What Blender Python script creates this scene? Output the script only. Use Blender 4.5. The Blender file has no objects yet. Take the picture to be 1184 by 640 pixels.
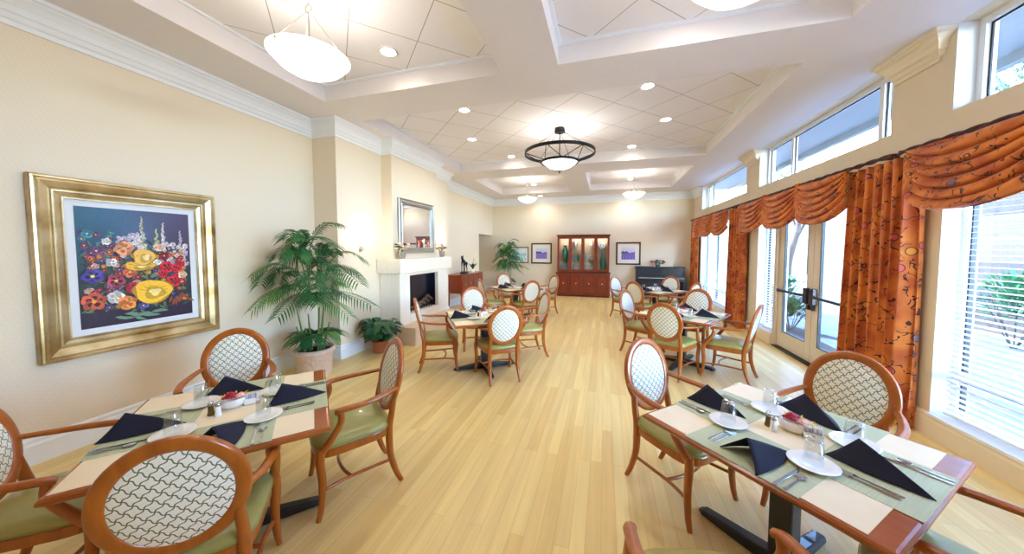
import bpy, math, random
from math import sin, cos, pi, radians, sqrt, atan2
from mathutils import Vector, Matrix
import numpy as np

random.seed(7)
SKY, SUN, EXPO = 2.9, 3.5, 1.28
S = bpy.context.scene
COL = S.collection

# ------------------------------------------------------------------ mesh builder
class MB:
    def __init__(self):
        self.v = []; self.f = []; self.m = []; self.s = []; self.c = []
        self.T = Matrix.Identity(4); self.mi = 0; self.col = None
    def add(self, vs, fs, smooth=False):
        n = len(self.v); T = self.T
        for p in vs:
            self.v.append(tuple(T @ Vector(p)))
        for f in fs:
            self.f.append(tuple(i + n for i in f)); self.m.append(self.mi); self.s.append(smooth); self.c.append(self.col)
        return self
    def box(self, x0, x1, y0, y1, z0, z1):
        vs = [(x, y, z) for z in (z0, z1) for y in (y0, y1) for x in (x0, x1)]
        return self.add(vs, [(0, 2, 3, 1), (4, 5, 7, 6), (0, 1, 5, 4), (2, 6, 7, 3), (0, 4, 6, 2), (1, 3, 7, 5)])
    def cbox(self, c, s, rz=0.0):
        old = self.T
        self.T = old @ Matrix.Translation(c) @ Matrix.Rotation(rz, 4, 'Z')
        self.box(-s[0]/2, s[0]/2, -s[1]/2, s[1]/2, -s[2]/2, s[2]/2); self.T = old
        return self
    def grid(self, fn, nu, nv, cu=False, cv=False, smooth=True):
        vs = []
        for i in range(nu):
            for j in range(nv):
                vs.append(fn(i/(nu if cu else nu-1), j/(nv if cv else nv-1)))
        fs = []
        for i in range(nu if cu else nu-1):
            for j in range(nv if cv else nv-1):
                a = i*nv+j; b = i*nv+(j+1) % nv; c = ((i+1) % nu)*nv+(j+1) % nv; d = ((i+1) % nu)*nv+j
                fs.append((a, d, c, b))
        return self.add(vs, fs, smooth)
    def lathe(self, prof, seg=24, sx=1.0, sy=1.0, cap0=True, cap1=True, c=(0, 0, 0), smooth=True):
        vs = []; n = len(prof)
        for k in range(seg):
            a = 2*pi*k/seg
            for r, z in prof:
                vs.append((c[0]+r*cos(a)*sx, c[1]+r*sin(a)*sy, c[2]+z))
        fs = []
        for k in range(seg):
            k2 = (k+1) % seg
            for j in range(n-1):
                fs.append((k*n+j, k2*n+j, k2*n+j+1, k*n+j+1))
        self.add(vs, fs, smooth)
        if cap0: self.add([vs[k*n] for k in range(seg)], [tuple(reversed(range(seg)))])
        if cap1: self.add([vs[k*n+n-1] for k in range(seg)], [tuple(range(seg))])
        return self
    def tube(self, pts, r, seg=8, closed=False, cap=True, ref=None, flat=1.0):
        P = [Vector(p) for p in pts]; n = len(P)
        R = r if isinstance(r, (list, tuple)) else [r]*n
        vs = []; prev = None
        for i in range(n):
            if closed: t = (P[(i+1) % n]-P[i-1])
            else: t = P[min(i+1, n-1)]-P[max(i-1, 0)]
            if t.length < 1e-9: t = Vector((0, 0, 1))
            t.normalize()
            if prev is None:
                up = Vector(ref) if ref else (Vector((0, 0, 1)) if abs(t.z) < .9 else Vector((1, 0, 0)))
            else: up = prev
            a = up - t*up.dot(t)
            if a.length < 1e-6: a = t.orthogonal()
            a.normalize(); b = t.cross(a); prev = a
            for k in range(seg):
                q = 2*pi*k/seg
                vs.append(tuple(P[i] + a*(cos(q)*R[i]*flat) + b*(sin(q)*R[i])))
        fs = []
        for i in range(n if closed else n-1):
            i2 = (i+1) % n
            for k in range(seg):
                k2 = (k+1) % seg
                fs.append((i*seg+k, i*seg+k2, i2*seg+k2, i2*seg+k))
        self.add(vs, fs, True)
        if cap and not closed:
            self.add(vs[:seg], [tuple(reversed(range(seg)))]); self.add(vs[-seg:], [tuple(range(seg))])
        return self
    def prism(self, poly, f0, f1):
        """poly: list of 2D points; f0,f1 map a 2D point to 3D for the two ends"""
        n = len(poly)
        vs = [f0(p) for p in poly]+[f1(p) for p in poly]
        fs = [tuple(reversed(range(n))), tuple(range(n, 2*n))]+[(i, (i+1) % n, n+(i+1) % n, n+i) for i in range(n)]
        return self.add(vs, fs)
    def sphere(self, c, r, seg=12, rings=8, sx=1, sy=1, sz=1):
        return self.lathe([(max(1e-4, r*sin(pi*i/rings)), -r*cos(pi*i/rings)*sz) for i in range(rings+1)], seg, sx, sy, False, False, c)
    def sweep(self, path, prof, closed=False):
        """profile (d,z) swept along a 2D path in plan, d to the right of travel, mitred"""
        n = len(path); m = len(prof); vs = []
        for i in range(n):
            p = Vector(path[i]); 
            d0 = (Vector(path[i])-Vector(path[i-1])).normalized() if i > 0 else None
            d1 = (Vector(path[i+1])-Vector(path[i])).normalized() if i < n-1 else None
            d0 = d0 or d1; d1 = d1 or d0
            n0 = Vector((d0.y, -d0.x)); n1 = Vector((d1.y, -d1.x))
            b = n0+n1; b = b/(1+n0.dot(n1)) if (1+n0.dot(n1)) > .05 else n0
            for d, z in prof:
                q = p+b*d; vs.append((q.x, q.y, z))
        fs = []
        for i in range(n-1):
            for j in range(m):
                j2 = (j+1) % m
                fs.append((i*m+j, i*m+j2, (i+1)*m+j2, (i+1)*m+j))
        fs.append(tuple(range(m))); fs.append(tuple(reversed(range((n-1)*m, n*m))))
        return self.add(vs, fs)
    def build(self, name, mats, parent=None, bevel=0.0, seg=2, loc=None, **tags):
        me = bpy.data.meshes.new(name)
        me.from_pydata(self.v, [], self.f)
        mats = mats if isinstance(mats, (list, tuple)) else [mats]
        for m in mats: me.materials.append(m)
        me.polygons.foreach_set('material_index', self.m)
        me.polygons.foreach_set('use_smooth', self.s)
        if any(c is not None for c in self.c):
            ca = me.color_attributes.new('Paint', 'FLOAT_COLOR', 'CORNER')
            arr = []
            for f, c in zip(self.f, self.c):
                cc = lin(c or (200, 200, 200))
                arr += [cc[0], cc[1], cc[2], 1.0]*len(f)
            ca.data.foreach_set('color', arr)
        me.update()
        o = bpy.data.objects.new(name, me); COL.objects.link(o)
        if loc is not None: o.location = loc
        if parent is not None: o.parent = parent
        if bevel:
            b = o.modifiers.new('edge', 'BEVEL'); b.width = bevel; b.segments = seg; b.limit_method = 'ANGLE'; b.angle_limit = radians(40)
            b.harden_normals = False
        for k, v in tags.items(): o[k] = v
        return o

def lin(c):
    return tuple((x/255/12.92 if x <= 10 else ((x/255+.055)/1.055)**2.4) for x in c[:3])

def empty(name, label, cat, loc=(0, 0, 0), rz=0.0, group=None):
    o = bpy.data.objects.new(name, None); COL.objects.link(o)
    o.empty_display_size = .1
    o.location = loc; o.rotation_euler = (0, 0, rz); o['label'] = label; o['category'] = cat
    if group: o['group'] = group
    return o
def tag(o, label, cat, group=None):
    o['label'] = label; o['category'] = cat
    if group: o['group'] = group
    return o
def dup(root, loc, rz, label, group=None):
    r = root.copy(); COL.objects.link(r); r.location = loc; r.rotation_euler = (0, 0, rz); r['label'] = label
    if group: r['group'] = group
    for ch in root.children:
        c = ch.copy(); COL.objects.link(c); c.parent = r
        for g in ch.children:
            d = g.copy(); COL.objects.link(d); d.parent = c
    return r

# ------------------------------------------------------------------ materials
def new_mat(name):
    m = bpy.data.materials.new(name); m.use_nodes = True
    nt = m.node_tree
    return m, nt, nt.nodes['Principled BSDF']
def N(nt, typ, **kw):
    n = nt.nodes.new(typ)
    for k, v in kw.items():
        if k == 'inp':
            for a, b in v.items():
                if isinstance(b, bpy.types.NodeSocket): nt.links.new(b, n.inputs[a])
                else: n.inputs[a].default_value = b
        else: setattr(n, k, v)
    return n
def math_n(nt, op, a, b=0.0, clamp=False):
    n = nt.nodes.new('ShaderNodeMath'); n.operation = op; n.use_clamp = clamp
    for i, x in enumerate((a, b)):
        if isinstance(x, bpy.types.NodeSocket): nt.links.new(x, n.inputs[i])
        else: n.inputs[i].default_value = x
    return n.outputs[0]
def mixc(nt, fac, a, b):
    n = nt.nodes.new('ShaderNodeMix'); n.data_type = 'RGBA'
    for i, x in ((0, fac), (6, a), (7, b)):
        if isinstance(x, bpy.types.NodeSocket): nt.links.new(x, n.inputs[i])
        else: n.inputs[i].default_value = (*x, 1) if isinstance(x, tuple) else x
    return n.outputs[2]
def coords(nt, scale=(1, 1, 1), rot=(0, 0, 0)):
    tc = nt.nodes.new('ShaderNodeTexCoord'); mp = nt.nodes.new('ShaderNodeMapping')
    nt.links.new(tc.outputs['Object'], mp.inputs[0]); mp.inputs[3].default_value = scale; mp.inputs[2].default_value = rot
    return mp.outputs[0]
def ramp(nt, fac, stops):
    n = nt.nodes.new('ShaderNodeValToRGB'); nt.links.new(fac, n.inputs[0])
    e = n.color_ramp.elements
    while len(e) < len(stops): e.new(.5)
    for k, (p, c) in enumerate(stops):
        e[k].position = p; e[k].color = (*c, 1)
    return n.outputs[0]
def bump(nt, bs, h, dist=.01, strength=.5):
    b = nt.nodes.new('ShaderNodeBump'); b.inputs['Distance'].default_value = dist; b.inputs['Strength'].default_value = strength
    nt.links.new(h, b.inputs['Height']); nt.links.new(b.outputs[0], bs.inputs['Normal'])
def simple(name, rgb, rough=.5, metal=0.0, coat=0.0, noise=.06, scale=8.0, spec=.5, emit=0, ecol=None, bumpy=0):
    m, nt, b = new_mat(name)
    c = lin(rgb); co = coords(nt)
    n = N(nt, 'ShaderNodeTexNoise', inp={'Vector': co, 'Scale': scale, 'Detail': 3.0})
    a = tuple(max(0, x*(1-noise)) for x in c); d = tuple(min(1, x*(1+noise)) for x in c)
    nt.links.new(mixc(nt, n.outputs[0], a, d), b.inputs['Base Color'])
    b.inputs['Roughness'].default_value = rough; b.inputs['Metallic'].default_value = metal
    b.inputs['Coat Weight'].default_value = coat; b.inputs['Specular IOR Level'].default_value = spec
    if emit:
        b.inputs['Emission Color'].default_value = (*(ecol or c), 1); b.inputs['Emission Strength'].default_value = emit
    if bumpy: bump(nt, b, n.outputs[0], bumpy)
    return m
def woodm(name, rgb1, rgb2, rough=.3, scale=(3, 3, 30), coat=.3):
    m, nt, b = new_mat(name)
    co = coords(nt, scale)
    n = N(nt, 'ShaderNodeTexNoise', inp={'Vector': co, 'Scale': 2.0, 'Detail': 5.0, 'Distortion': .4})
    nt.links.new(mixc(nt, n.outputs[0], lin(rgb1), lin(rgb2)), b.inputs['Base Color'])
    b.inputs['Roughness'].default_value = rough; b.inputs['Coat Weight'].default_value = coat; b.inputs['Coat Roughness'].default_value = .15
    return m

M = {}
M['crown'] = simple('white_trim_paint', (238, 243, 249), .5, noise=.01)
M['ceil'] = simple('cream_ceiling_paint', (232, 228, 230), .7, noise=.015)
M['paint_cream'] = simple('cream_joinery_paint', (236, 222, 196), .5, noise=.02)
M['wood'] = woodm('cherry_chair_wood', (130, 58, 10), (190, 104, 26), .28, (14, 14, 3), .4)
M['tablewood'] = woodm('cherry_table_wood', (134, 62, 22), (176, 94, 38), .25, (3, 25, 3), .4)
M['hutch'] = woodm('mahogany', (100, 28, 10), (150, 56, 22), .3, (6, 6, 2), .4)
M['hutchdark'] = woodm('dark_mahogany', (80, 20, 8), (110, 34, 14), .35, (6, 6, 2), .3)
M['blackmetal'] = simple('black_metal', (24, 24, 27), .4, .6)
M['blackpaint'] = simple('black_cast_iron', (20, 22, 28), .45, 0, .2)
M['chrome'] = simple('steel', (200, 200, 205), .15, 1.0, noise=.02)
M['nickel'] = simple('satin_nickel', (190, 184, 172), .3, 1.0, noise=.02)
M['silverframe'] = simple('silver_frame', (176, 172, 164), .32, .75, noise=.25, scale=60, bumpy=.004)
M['white'] = simple('white_ceramic', (245, 243, 240), .2, 0, .4, noise=.01)
M['stonewhite'] = simple('white_limestone', (238, 232, 222), .55, noise=.04, scale=14)
M['stonetan'] = simple('tan_limestone', (214, 192, 166), .6, noise=.06, scale=14)
M['navy'] = simple('navy_linen', (12, 14, 40), .9, noise=.12, scale=60)
M['leaf'] = simple('palm_leaf', (34, 98, 50), .42, noise=.35, scale=3)
M['frondlight'] = simple('young_frond', (84, 140, 62), .5, noise=.35, scale=3)
M['leaf2'] = simple('lily_leaf', (22, 84, 50), .4, noise=.35, scale=5)
M['leaflight'] = simple('fresh_leaf', (50, 74, 36), .5, noise=.35, scale=3)
M['stem'] = simple('palm_stem', (104, 140, 78), .5, noise=.25, scale=12)
M['soil'] = simple('soil', (52, 38, 28), .95, noise=.4, scale=30, bumpy=.02)
M['pot'] = simple('carved_plaster_pot', (222, 196, 176), .75, noise=.12, scale=22, bumpy=.03)
M['terracotta'] = simple('terracotta_pot', (176, 108, 78), .7, noise=.1)
M['piano'] = simple('dark_piano_lacquer', (16, 12, 24), .35, 0, .1)
M['green_vinyl'] = simple('green_vinyl', (158, 152, 86), .32, 0, .15, noise=.1, scale=6, bumpy=.004)
M['welt'] = simple('green_welt', (146, 142, 80), .4)
M['bronze'] = simple('dark_bronze', (30, 32, 44), .35, .6)
M['pinkflower'] = simple('pink_petal', (236, 184, 170), .6, noise=.15, scale=40)
M['redflower'] = simple('crimson_petal', (176, 24, 58), .6, noise=.25, scale=60)
M['creamflower'] = simple('cream_petal', (248, 232, 206), .6, noise=.08, scale=40)
M['yellowflower'] = simple('yellow_petal', (226, 196, 74), .6, noise=.1, scale=40)
M['purpleflower'] = simple('purple_petal', (98, 52, 120), .6, noise=.1, scale=40)
M['amber'] = simple('pepper_brown', (110, 84, 44), .3, .2)
M['packet'] = simple('sugar_packet_paper', (232, 232, 240), .6, noise=.12, scale=90)
M['teal'] = simple('teal_glaze', (28, 120, 108), .15, 0, .5, noise=.3, scale=20)
M['bluechina'] = simple('blue_white_china', (190, 212, 228), .2, 0, .4, noise=.25, scale=50)
M['firebrick'] = simple('dark_firebox', (14, 16, 34), .35, 0, .4, noise=.3, scale=20)
M['log'] = simple('ceramic_log', (96, 80, 66), .85, noise=.5, scale=24, bumpy=.02)
M['blind'] = simple('white_blind_slat', (244, 244, 244), .5, noise=.01)
M['vinyl'] = simple('white_window_frame', (238, 240, 242), .45, noise=.01)
M['gasket'] = simple('black_gasket', (18, 22, 26), .5)
M['doorframe'] = simple('almond_door_paint', (222, 206, 184), .45, noise=.02)
M['panic'] = simple('dark_bronze_hardware', (62, 58, 58), .35, .7)
M['bark'] = simple('bark', (84, 70, 60), .9, noise=.3, scale=18, bumpy=.03)
M['mulch'] = simple('mulch', (60, 46, 40), .95, noise=.5, scale=40, bumpy=.03)
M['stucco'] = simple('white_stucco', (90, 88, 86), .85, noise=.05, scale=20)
M['eave'] = simple('painted_eave', (150, 154, 158), .6, noise=.02)
M['wick'] = simple('rope_rod', (72, 26, 24), .5, noise=.3, scale=60)
M['lightwood'] = simple('dark_frame_wood', (54, 34, 24), .4, noise=.15, scale=30)
M['matboard'] = simple('white_mat_board', (238, 232, 226), .8, noise=.01)
M['gloss_mat'] = simple('blue_white_mat', (226, 230, 238), .7, noise=.01)
def paintm():
    m, nt, b = new_mat('painted_picture')
    a = nt.nodes.new('ShaderNodeAttribute'); a.attribute_name = 'Paint'
    co = coords(nt); n = N(nt, 'ShaderNodeTexNoise', inp={'Vector': co, 'Scale': 55.0, 'Detail': 3.0})
    k = math_n(nt, 'MULTIPLY_ADD', n.outputs[0], .5); nt.nodes[-1].inputs[2].default_value = .75
    mx = nt.nodes.new('ShaderNodeVectorMath'); mx.operation = 'SCALE'
    nt.links.new(a.outputs['Color'], mx.inputs[0]); nt.links.new(k, mx.inputs['Scale'])
    nt.links.new(mx.outputs[0], b.inputs['Base Color']); b.inputs['Roughness'].default_value = .45
    return m
M['paint'] = paintm()
def goldm():
    m, nt, b = new_mat('antique_gold_leaf')
    co = coords(nt); n = N(nt, 'ShaderNodeTexNoise', inp={'Vector': co, 'Scale': 4.0, 'Detail': 5.0})
    nt.links.new(ramp(nt, n.outputs[0], [(.3, lin((150, 118, 66))), (.55, lin((204, 184, 142))), (.8, lin((232, 222, 198)))]), b.inputs['Base Color'])
    b.inputs['Metallic'].default_value = .75; b.inputs['Roughness'].default_value = .33
    return m
M['gold'] = goldm()
def wallpaper(name, rgb):
    m, nt, b = new_mat(name)
    c = lin(rgb); tc = coords(nt)
    sp = N(nt, 'ShaderNodeSeparateXYZ', inp={0: tc})
    h = math_n(nt, 'ADD', sp.outputs[0], sp.outputs[1])
    u = math_n(nt, 'MULTIPLY', math_n(nt, 'ADD', h, sp.outputs[2]), 140.0)
    v = math_n(nt, 'MULTIPLY', math_n(nt, 'SUBTRACT', h, sp.outputs[2]), 55.0)
    w = math_n(nt, 'MULTIPLY', math_n(nt, 'SINE', u), math_n(nt, 'SINE', v))
    f = math_n(nt, 'MULTIPLY_ADD', w, .5); nt.nodes[-1].inputs[2].default_value = .5
    nt.links.new(mixc(nt, f, tuple(x*.975 for x in c), tuple(min(1, x*1.015) for x in c)), b.inputs['Base Color'])
    b.inputs['Roughness'].default_value = .6
    return m
M['wall'] = wallpaper('cream_wallpaper', (234, 220, 198))
M['wallr'] = simple('cream_wall_paint', (226, 212, 186), .6, noise=.015)
def floorm():
    m, nt, b = new_mat('honey_plank_floor')
    co = coords(nt, (1, 1, 1), (0, 0, pi/2))
    br = N(nt, 'ShaderNodeTexBrick', inp={'Vector': co, 'Scale': 1.0, 'Mortar Size': .0012, 'Mortar Smooth': .1, 'Bias': 0.0, 'Brick Width': 1.25, 'Row Height': .085,
           'Color1': (*lin((224, 192, 124)), 1), 'Color2': (*lin((238, 214, 146)), 1), 'Mortar': (*lin((204, 170, 116)), 1)})
    br.offset = .37; br.offset_frequency = 3
    n = N(nt, 'ShaderNodeTexNoise', inp={'Vector': coords(nt, (26, 1.3, 1)), 'Scale': 1.0, 'Detail': 4.0, 'Distortion': .3})
    n2 = N(nt, 'ShaderNodeTexNoise', inp={'Vector': coords(nt, (9, .5, 1)), 'Scale': 1.0, 'Detail': 2.0})
    k = math_n(nt, 'ADD', math_n(nt, 'MULTIPLY', n.outputs[0], .3), math_n(nt, 'MULTIPLY', n2.outputs[0], .26))
    k = math_n(nt, 'ADD', k, .72)
    mx = nt.nodes.new('ShaderNodeVectorMath'); mx.operation = 'SCALE'
    nt.links.new(br.outputs['Color'], mx.inputs[0]); nt.links.new(k, mx.inputs['Scale'])
    nt.links.new(mx.outputs[0], b.inputs['Base Color'])
    b.inputs['Roughness'].default_value = .34; b.inputs['Specular IOR Level'].default_value = .45
    bump(nt, b, br.outputs['Fac'], -.002, .3)
    return m
M['floor'] = floorm()
def tilem():
    m, nt, b = new_mat('diagonal_ceiling_tile')
    sp = N(nt, 'ShaderNodeSeparateXYZ', inp={0: coords(nt)})
    s = .61*sqrt(2)
    out = None
    for op in ('ADD', 'SUBTRACT'):
        a = math_n(nt, 'DIVIDE', math_n(nt, op, sp.outputs[0], sp.outputs[1]), s)
        d = math_n(nt, 'ABSOLUTE', math_n(nt, 'SUBTRACT', a, math_n(nt, 'ROUND', a)))
        l = math_n(nt, 'LESS_THAN', d, .0065)
        out = l if out is None else math_n(nt, 'MAXIMUM', out, l)
    n = N(nt, 'ShaderNodeTexNoise', inp={'Vector': coords(nt), 'Scale': 90.0, 'Detail': 2.0})
    base = mixc(nt, n.outputs[0], lin((232, 228, 230)), lin((244, 242, 243)))
    nt.links.new(mixc(nt, out, base, lin((164, 156, 158))), b.inputs['Base Color'])
    b.inputs['Roughness'].default_value = .85
    return m
M['tile'] = tilem()
def wavefab():
    """woven off white fabric with a lattice of green wavy lines"""
    m, nt, b = new_mat('wavy_lattice_fabric')
    sp = N(nt, 'ShaderNodeSeparateXYZ', inp={0: coords(nt)})
    s = .05
    u = math_n(nt, 'DIVIDE', math_n(nt, 'ADD', sp.outputs[0], sp.outputs[2]), s)
    v = math_n(nt, 'DIVIDE', math_n(nt, 'SUBTRACT', sp.outputs[2], sp.outputs[0]), s)
    outs = []
    for p, q, am in ((u, v, .1), (v, u, -.1)):
        w = math_n(nt, 'MULTIPLY', math_n(nt, 'SINE', math_n(nt, 'MULTIPLY', q, 2*pi)), am)
        a = math_n(nt, 'ADD', p, w)
        d = math_n(nt, 'ABSOLUTE', math_n(nt, 'SUBTRACT', a, math_n(nt, 'ROUND', a)))
        outs.append(math_n(nt, 'LESS_THAN', d, .066))
    f = math_n(nt, 'MAXIMUM', *outs)
    n = N(nt, 'ShaderNodeTexNoise', inp={'Vector': coords(nt), 'Scale': 120.0, 'Detail': 2.0})
    base = mixc(nt, n.outputs[0], lin((232, 228, 216)), lin((250, 248, 240)))
    nt.links.new(mixc(nt, f, base, lin((104, 116, 70))), b.inputs['Base Color'])
    b.inputs['Roughness'].default_value = .8
    return m
M['fabric'] = wavefab()
def curtainm(name, sc, dark):
    """orange cloth printed with dark branches and rose, gold and slate blooms"""
    m, nt, b = new_mat(name)
    co = coords(nt, (sc, sc, sc))
    ns = N(nt, 'ShaderNodeTexNoise', inp={'Vector': co, 'Scale': .8, 'Detail': 2.0})
    base = ramp(nt, ns.outputs[0], [(.35, lin((176, 78, 26))), (.6, lin((214, 122, 46)))])
    d = N(nt, 'ShaderNodeTexNoise', inp={'Vector': co, 'Scale': 1.7, 'Detail': 1.0})
    mv = N(nt, 'ShaderNodeVectorMath', operation='SCALE', inp={0: d.outputs['Color'], 'Scale': .9})
    av = N(nt, 'ShaderNodeVectorMath', operation='ADD', inp={0: co, 1: mv.outputs[0]})
    e = N(nt, 'ShaderNodeTexVoronoi', feature='DISTANCE_TO_EDGE', inp={'Vector': av.outputs[0], 'Scale': .85})
    n2 = N(nt, 'ShaderNodeTexNoise', inp={'Vector': co, 'Scale': 2.2, 'Detail': 1.0})
    br = math_n(nt, 'MULTIPLY', math_n(nt, 'LESS_THAN', e.outputs['Distance'], .02), math_n(nt, 'GREATER_THAN', n2.outputs[0], .46))
    c1 = mixc(nt, br, base, lin(dark))
    # small dark leaves
    lv = N(nt, 'ShaderNodeTexVoronoi', inp={'Vector': av.outputs[0], 'Scale': 2.6})
    lf = math_n(nt, 'MULTIPLY', math_n(nt, 'LESS_THAN', lv.outputs['Distance'], .2), math_n(nt, 'GREATER_THAN', n2.outputs[0], .52))
    c1 = mixc(nt, lf, c1, lin(dark))
    # blooms
    fl = N(nt, 'ShaderNodeTexVoronoi', inp={'Vector': co, 'Scale': 1.15})
    hs = N(nt, 'ShaderNodeSeparateColor', inp={0: fl.outputs['Color']})
    bl = ramp(nt, hs.outputs[0], [(0, lin((206, 92, 92))), (.34, lin((216, 150, 54))), (.6, lin((120, 96, 110))), (.8, lin((196, 84, 70)))])
    bl.node.color_ramp.interpolation = 'CONSTANT'
    rim = math_n(nt, 'LESS_THAN', fl.outputs['Distance'], .27); core = math_n(nt, 'LESS_THAN', fl.outputs['Distance'], .225)
    keep = math_n(nt, 'GREATER_THAN', hs.outputs[1], .3)
    c1 = mixc(nt, math_n(nt, 'MULTIPLY', rim, keep), c1, lin(dark))
    c1 = mixc(nt, math_n(nt, 'MULTIPLY', core, keep), c1, bl)
    nt.links.new(c1, b.inputs['Base Color']); b.inputs['Roughness'].default_value = .75
    b.inputs['Sheen Weight'].default_value = .2
    return m
M['curtain'] = curtainm('floral_curtain', 6.0, (58, 24, 22))
M['swag'] = curtainm('floral_swag', 6.5, (66, 26, 20))
def matfab(name, rgb1, rgb2, sc=(6, 160, 1)):
    m, nt, b = new_mat(name)
    n = N(nt, 'ShaderNodeTexNoise', inp={'Vector': coords(nt, sc), 'Scale': 1.0, 'Detail': 3.0})
    nt.links.new(mixc(nt, n.outputs[0], lin(rgb1), lin(rgb2)), b.inputs['Base Color']); b.inputs['Roughness'].default_value = .6
    return m
M['cream_cloth'] = matfab('cream_table_topper', (232, 214, 182), (244, 230, 204), (8, 8, 1))
M['sage'] = matfab('sage_placemat', (162, 172, 138), (204, 208, 178))
def glassm(name, tint=(1, 1, 1), arch=False, rough=0.0, tr=.9):
    m, nt, b = new_mat(name)
    nt.nodes.remove(b); out = nt.nodes['Material Output']
    t = N(nt, 'ShaderNodeBsdfTransparent', inp={'Color': (*tint, 1)})
    g = N(nt, 'ShaderNodeBsdfGlossy', inp={'Roughness': .03, 'Color': (1, 1, 1, 1)})
    fr = N(nt, 'ShaderNodeFresnel', inp={'IOR': 1.45})
    ge = nt.nodes.new('ShaderNodeNewGeometry'); front = math_n(nt, 'SUBTRACT', 1.0, ge.outputs['Backfacing'])
    k = math_n(nt, 'MULTIPLY', math_n(nt, 'ADD', fr.outputs[0], 1-tr), front)
    mx = N(nt, 'ShaderNodeMixShader', inp={0: k, 1: t.outputs[0], 2: g.outputs[0]})
    nt.links.new(mx.outputs[0], out.inputs[0])
    return m
M['pane'] = glassm('window_glass', (.97, 1, 1), tr=1.0)
M['tumbler'] = glassm('clear_tumbler', (.93, .95, .96), tr=.93)
M['mirror'] = simple('mirror_silvering', (235, 235, 238), .02, 1.0, noise=0)
def emitm(name, rgb, strength, base=(250, 246, 238)):
    return simple(name, base, .4, emit=strength, ecol=lin(rgb), noise=.0)
M['bowl'] = emitm('lit_alabaster_glass', (255, 244, 228), 1.7)
M['can'] = emitm('lit_lamp_lens', (255, 236, 206), 22.0)
M['sconce_glass'] = emitm('lit_sconce_glass', (255, 236, 206), 4.0)
def stonewall():
    m, nt, b = new_mat('coursed_stone_wall')
    br = N(nt, 'ShaderNodeTexBrick', inp={'Vector': coords(nt, (1, 1, 1), (pi/2, 0, pi/2)), 'Scale': 1.0, 'Mortar Size': .012, 'Brick Width': .46, 'Row Height': .16, 'Bias': 0.0,
           'Color1': (*lin((84, 72, 64)), 1), 'Color2': (*lin((44, 36, 34)), 1), 'Mortar': (*lin((150, 140, 130)), 1)})
    n = N(nt, 'ShaderNodeTexNoise', inp={'Vector': coords(nt), 'Scale': 9.0, 'Detail': 4.0})
    nt.links.new(mixc(nt, math_n(nt, 'MULTIPLY', n.outputs[0], .5), br.outputs['Color'], lin((92, 86, 82))), b.inputs['Base Color'])
    b.inputs['Roughness'].default_value = .9; bump(nt, b, br.outputs['Fac'], -.02, .6)
    return m
M['stonewall'] = stonewall()
def pavingm():
    m, nt, b = new_mat('pale_flagstone')
    v = N(nt, 'ShaderNodeTexVoronoi', feature='DISTANCE_TO_EDGE', inp={'Vector': coords(nt), 'Scale': 1.7})
    n = N(nt, 'ShaderNodeTexNoise', inp={'Vector': coords(nt), 'Scale': 7.0, 'Detail': 4.0})
    c = mixc(nt, n.outputs[0], lin((104, 104, 108)), lin((132, 132, 136)))
    nt.links.new(mixc(nt, math_n(nt, 'LESS_THAN', v.outputs['Distance'], .025), c, lin((150, 138, 128))), b.inputs['Base Color'])
    b.inputs['Roughness'].default_value = .85
    return m
M['paving'] = pavingm()

# ------------------------------------------------------------------ room constants
XL, XR, YB, YN = -4.18, 2.766, 11.75, -1.6
ZS, ZC = 3.5, 3.7            # soffit and coffer panel heights
XC = [-3.42, -1.07, -.48, 1.88]
def struct(o): o['kind'] = 'structure'; return o

b = MB(); b.box(-5.9, XR+.25, YN-.2, YB+.2, -.12, 0); struct(b.build('floor', M['floor']))

# left wall with recess, pillars and chimney breast
b = MB()
b.box(XL-.2, XL, YN, 10.35, 0, 3.75); b.box(XL-.2, XL, 10.35, YB+.2, 2.15, 3.75)
struct(b.build('wall_left', M['wall']))
b = MB(); b.box(-5.9, -5.7, 10.15, YB+.2, 0, 2.4); b.box(-5.7, XL-.2, 10.15, 10.35, 0, 2.4); b.box(-5.7, XL-.2, 10.35, YB, 2.15, 2.4)
struct(b.build('wall_recess', M['wall']))
b = MB(); b.box(XL, -3.76, 3.82, 4.8, 0, ZS); struct(b.build('wall_pillar', M['wall']))
b = MB(); b.box(XL, -3.76, 6.32, 7.25, 0, ZS); struct(b.build('wall_pillar', M['wall']))
b = MB(); b.box(XL, -3.55, 4.8, 6.32, 0, ZS); struct(b.build('wall_chimney', M['wall']))
b = MB(); b.box(-5.9, XR+.25, YB, YB+.2, 0, 3.75); struct(b.build('wall_back', M['wall']))
b = MB(); b.box(XL-.2, XR+.25, YN-.2, YN, 0, 3.75); struct(b.build('wall_near', M['wall']))

# right wall with openings (y0,y1,z0,z1)
XO = XR+.25
OPEN = [(.75, 3.68, .2, 2.42), (3.9, 4.55, .2, 2.42), (4.55, 6.45, 0, 2.42), (6.45, 7.1, .2, 2.42), (8.0, 10.85, .2, 2.42),
        (.75, 3.65, 2.8, 3.5), (4.25, 7.15, 2.8, 3.5), (7.72, 10.85, 2.8, 3.5)]
ys = sorted({YN, YB, *[o[0] for o in OPEN], *[o[1] for o in OPEN]}); zs = [0, .2, 2.42, 2.8, 3.5, 3.75]
b = MB()
for i in range(len(ys)-1):
    ym = (ys[i]+ys[i+1])/2; run = None
    for k in range(len(zs)-1):
        zm = (zs[k]+zs[k+1])/2
        if any(o[0] < ym < o[1] and o[2] < zm < o[3] for o in OPEN):
            if run is not None: b.box(XR, XO, ys[i], ys[i+1], run, zs[k]); run = None
        elif run is None: run = zs[k]
    if run is not None: b.box(XR, XO, ys[i], ys[i+1], run, 3.499)
struct(b.build('wall_right', M['wallr']))

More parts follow.
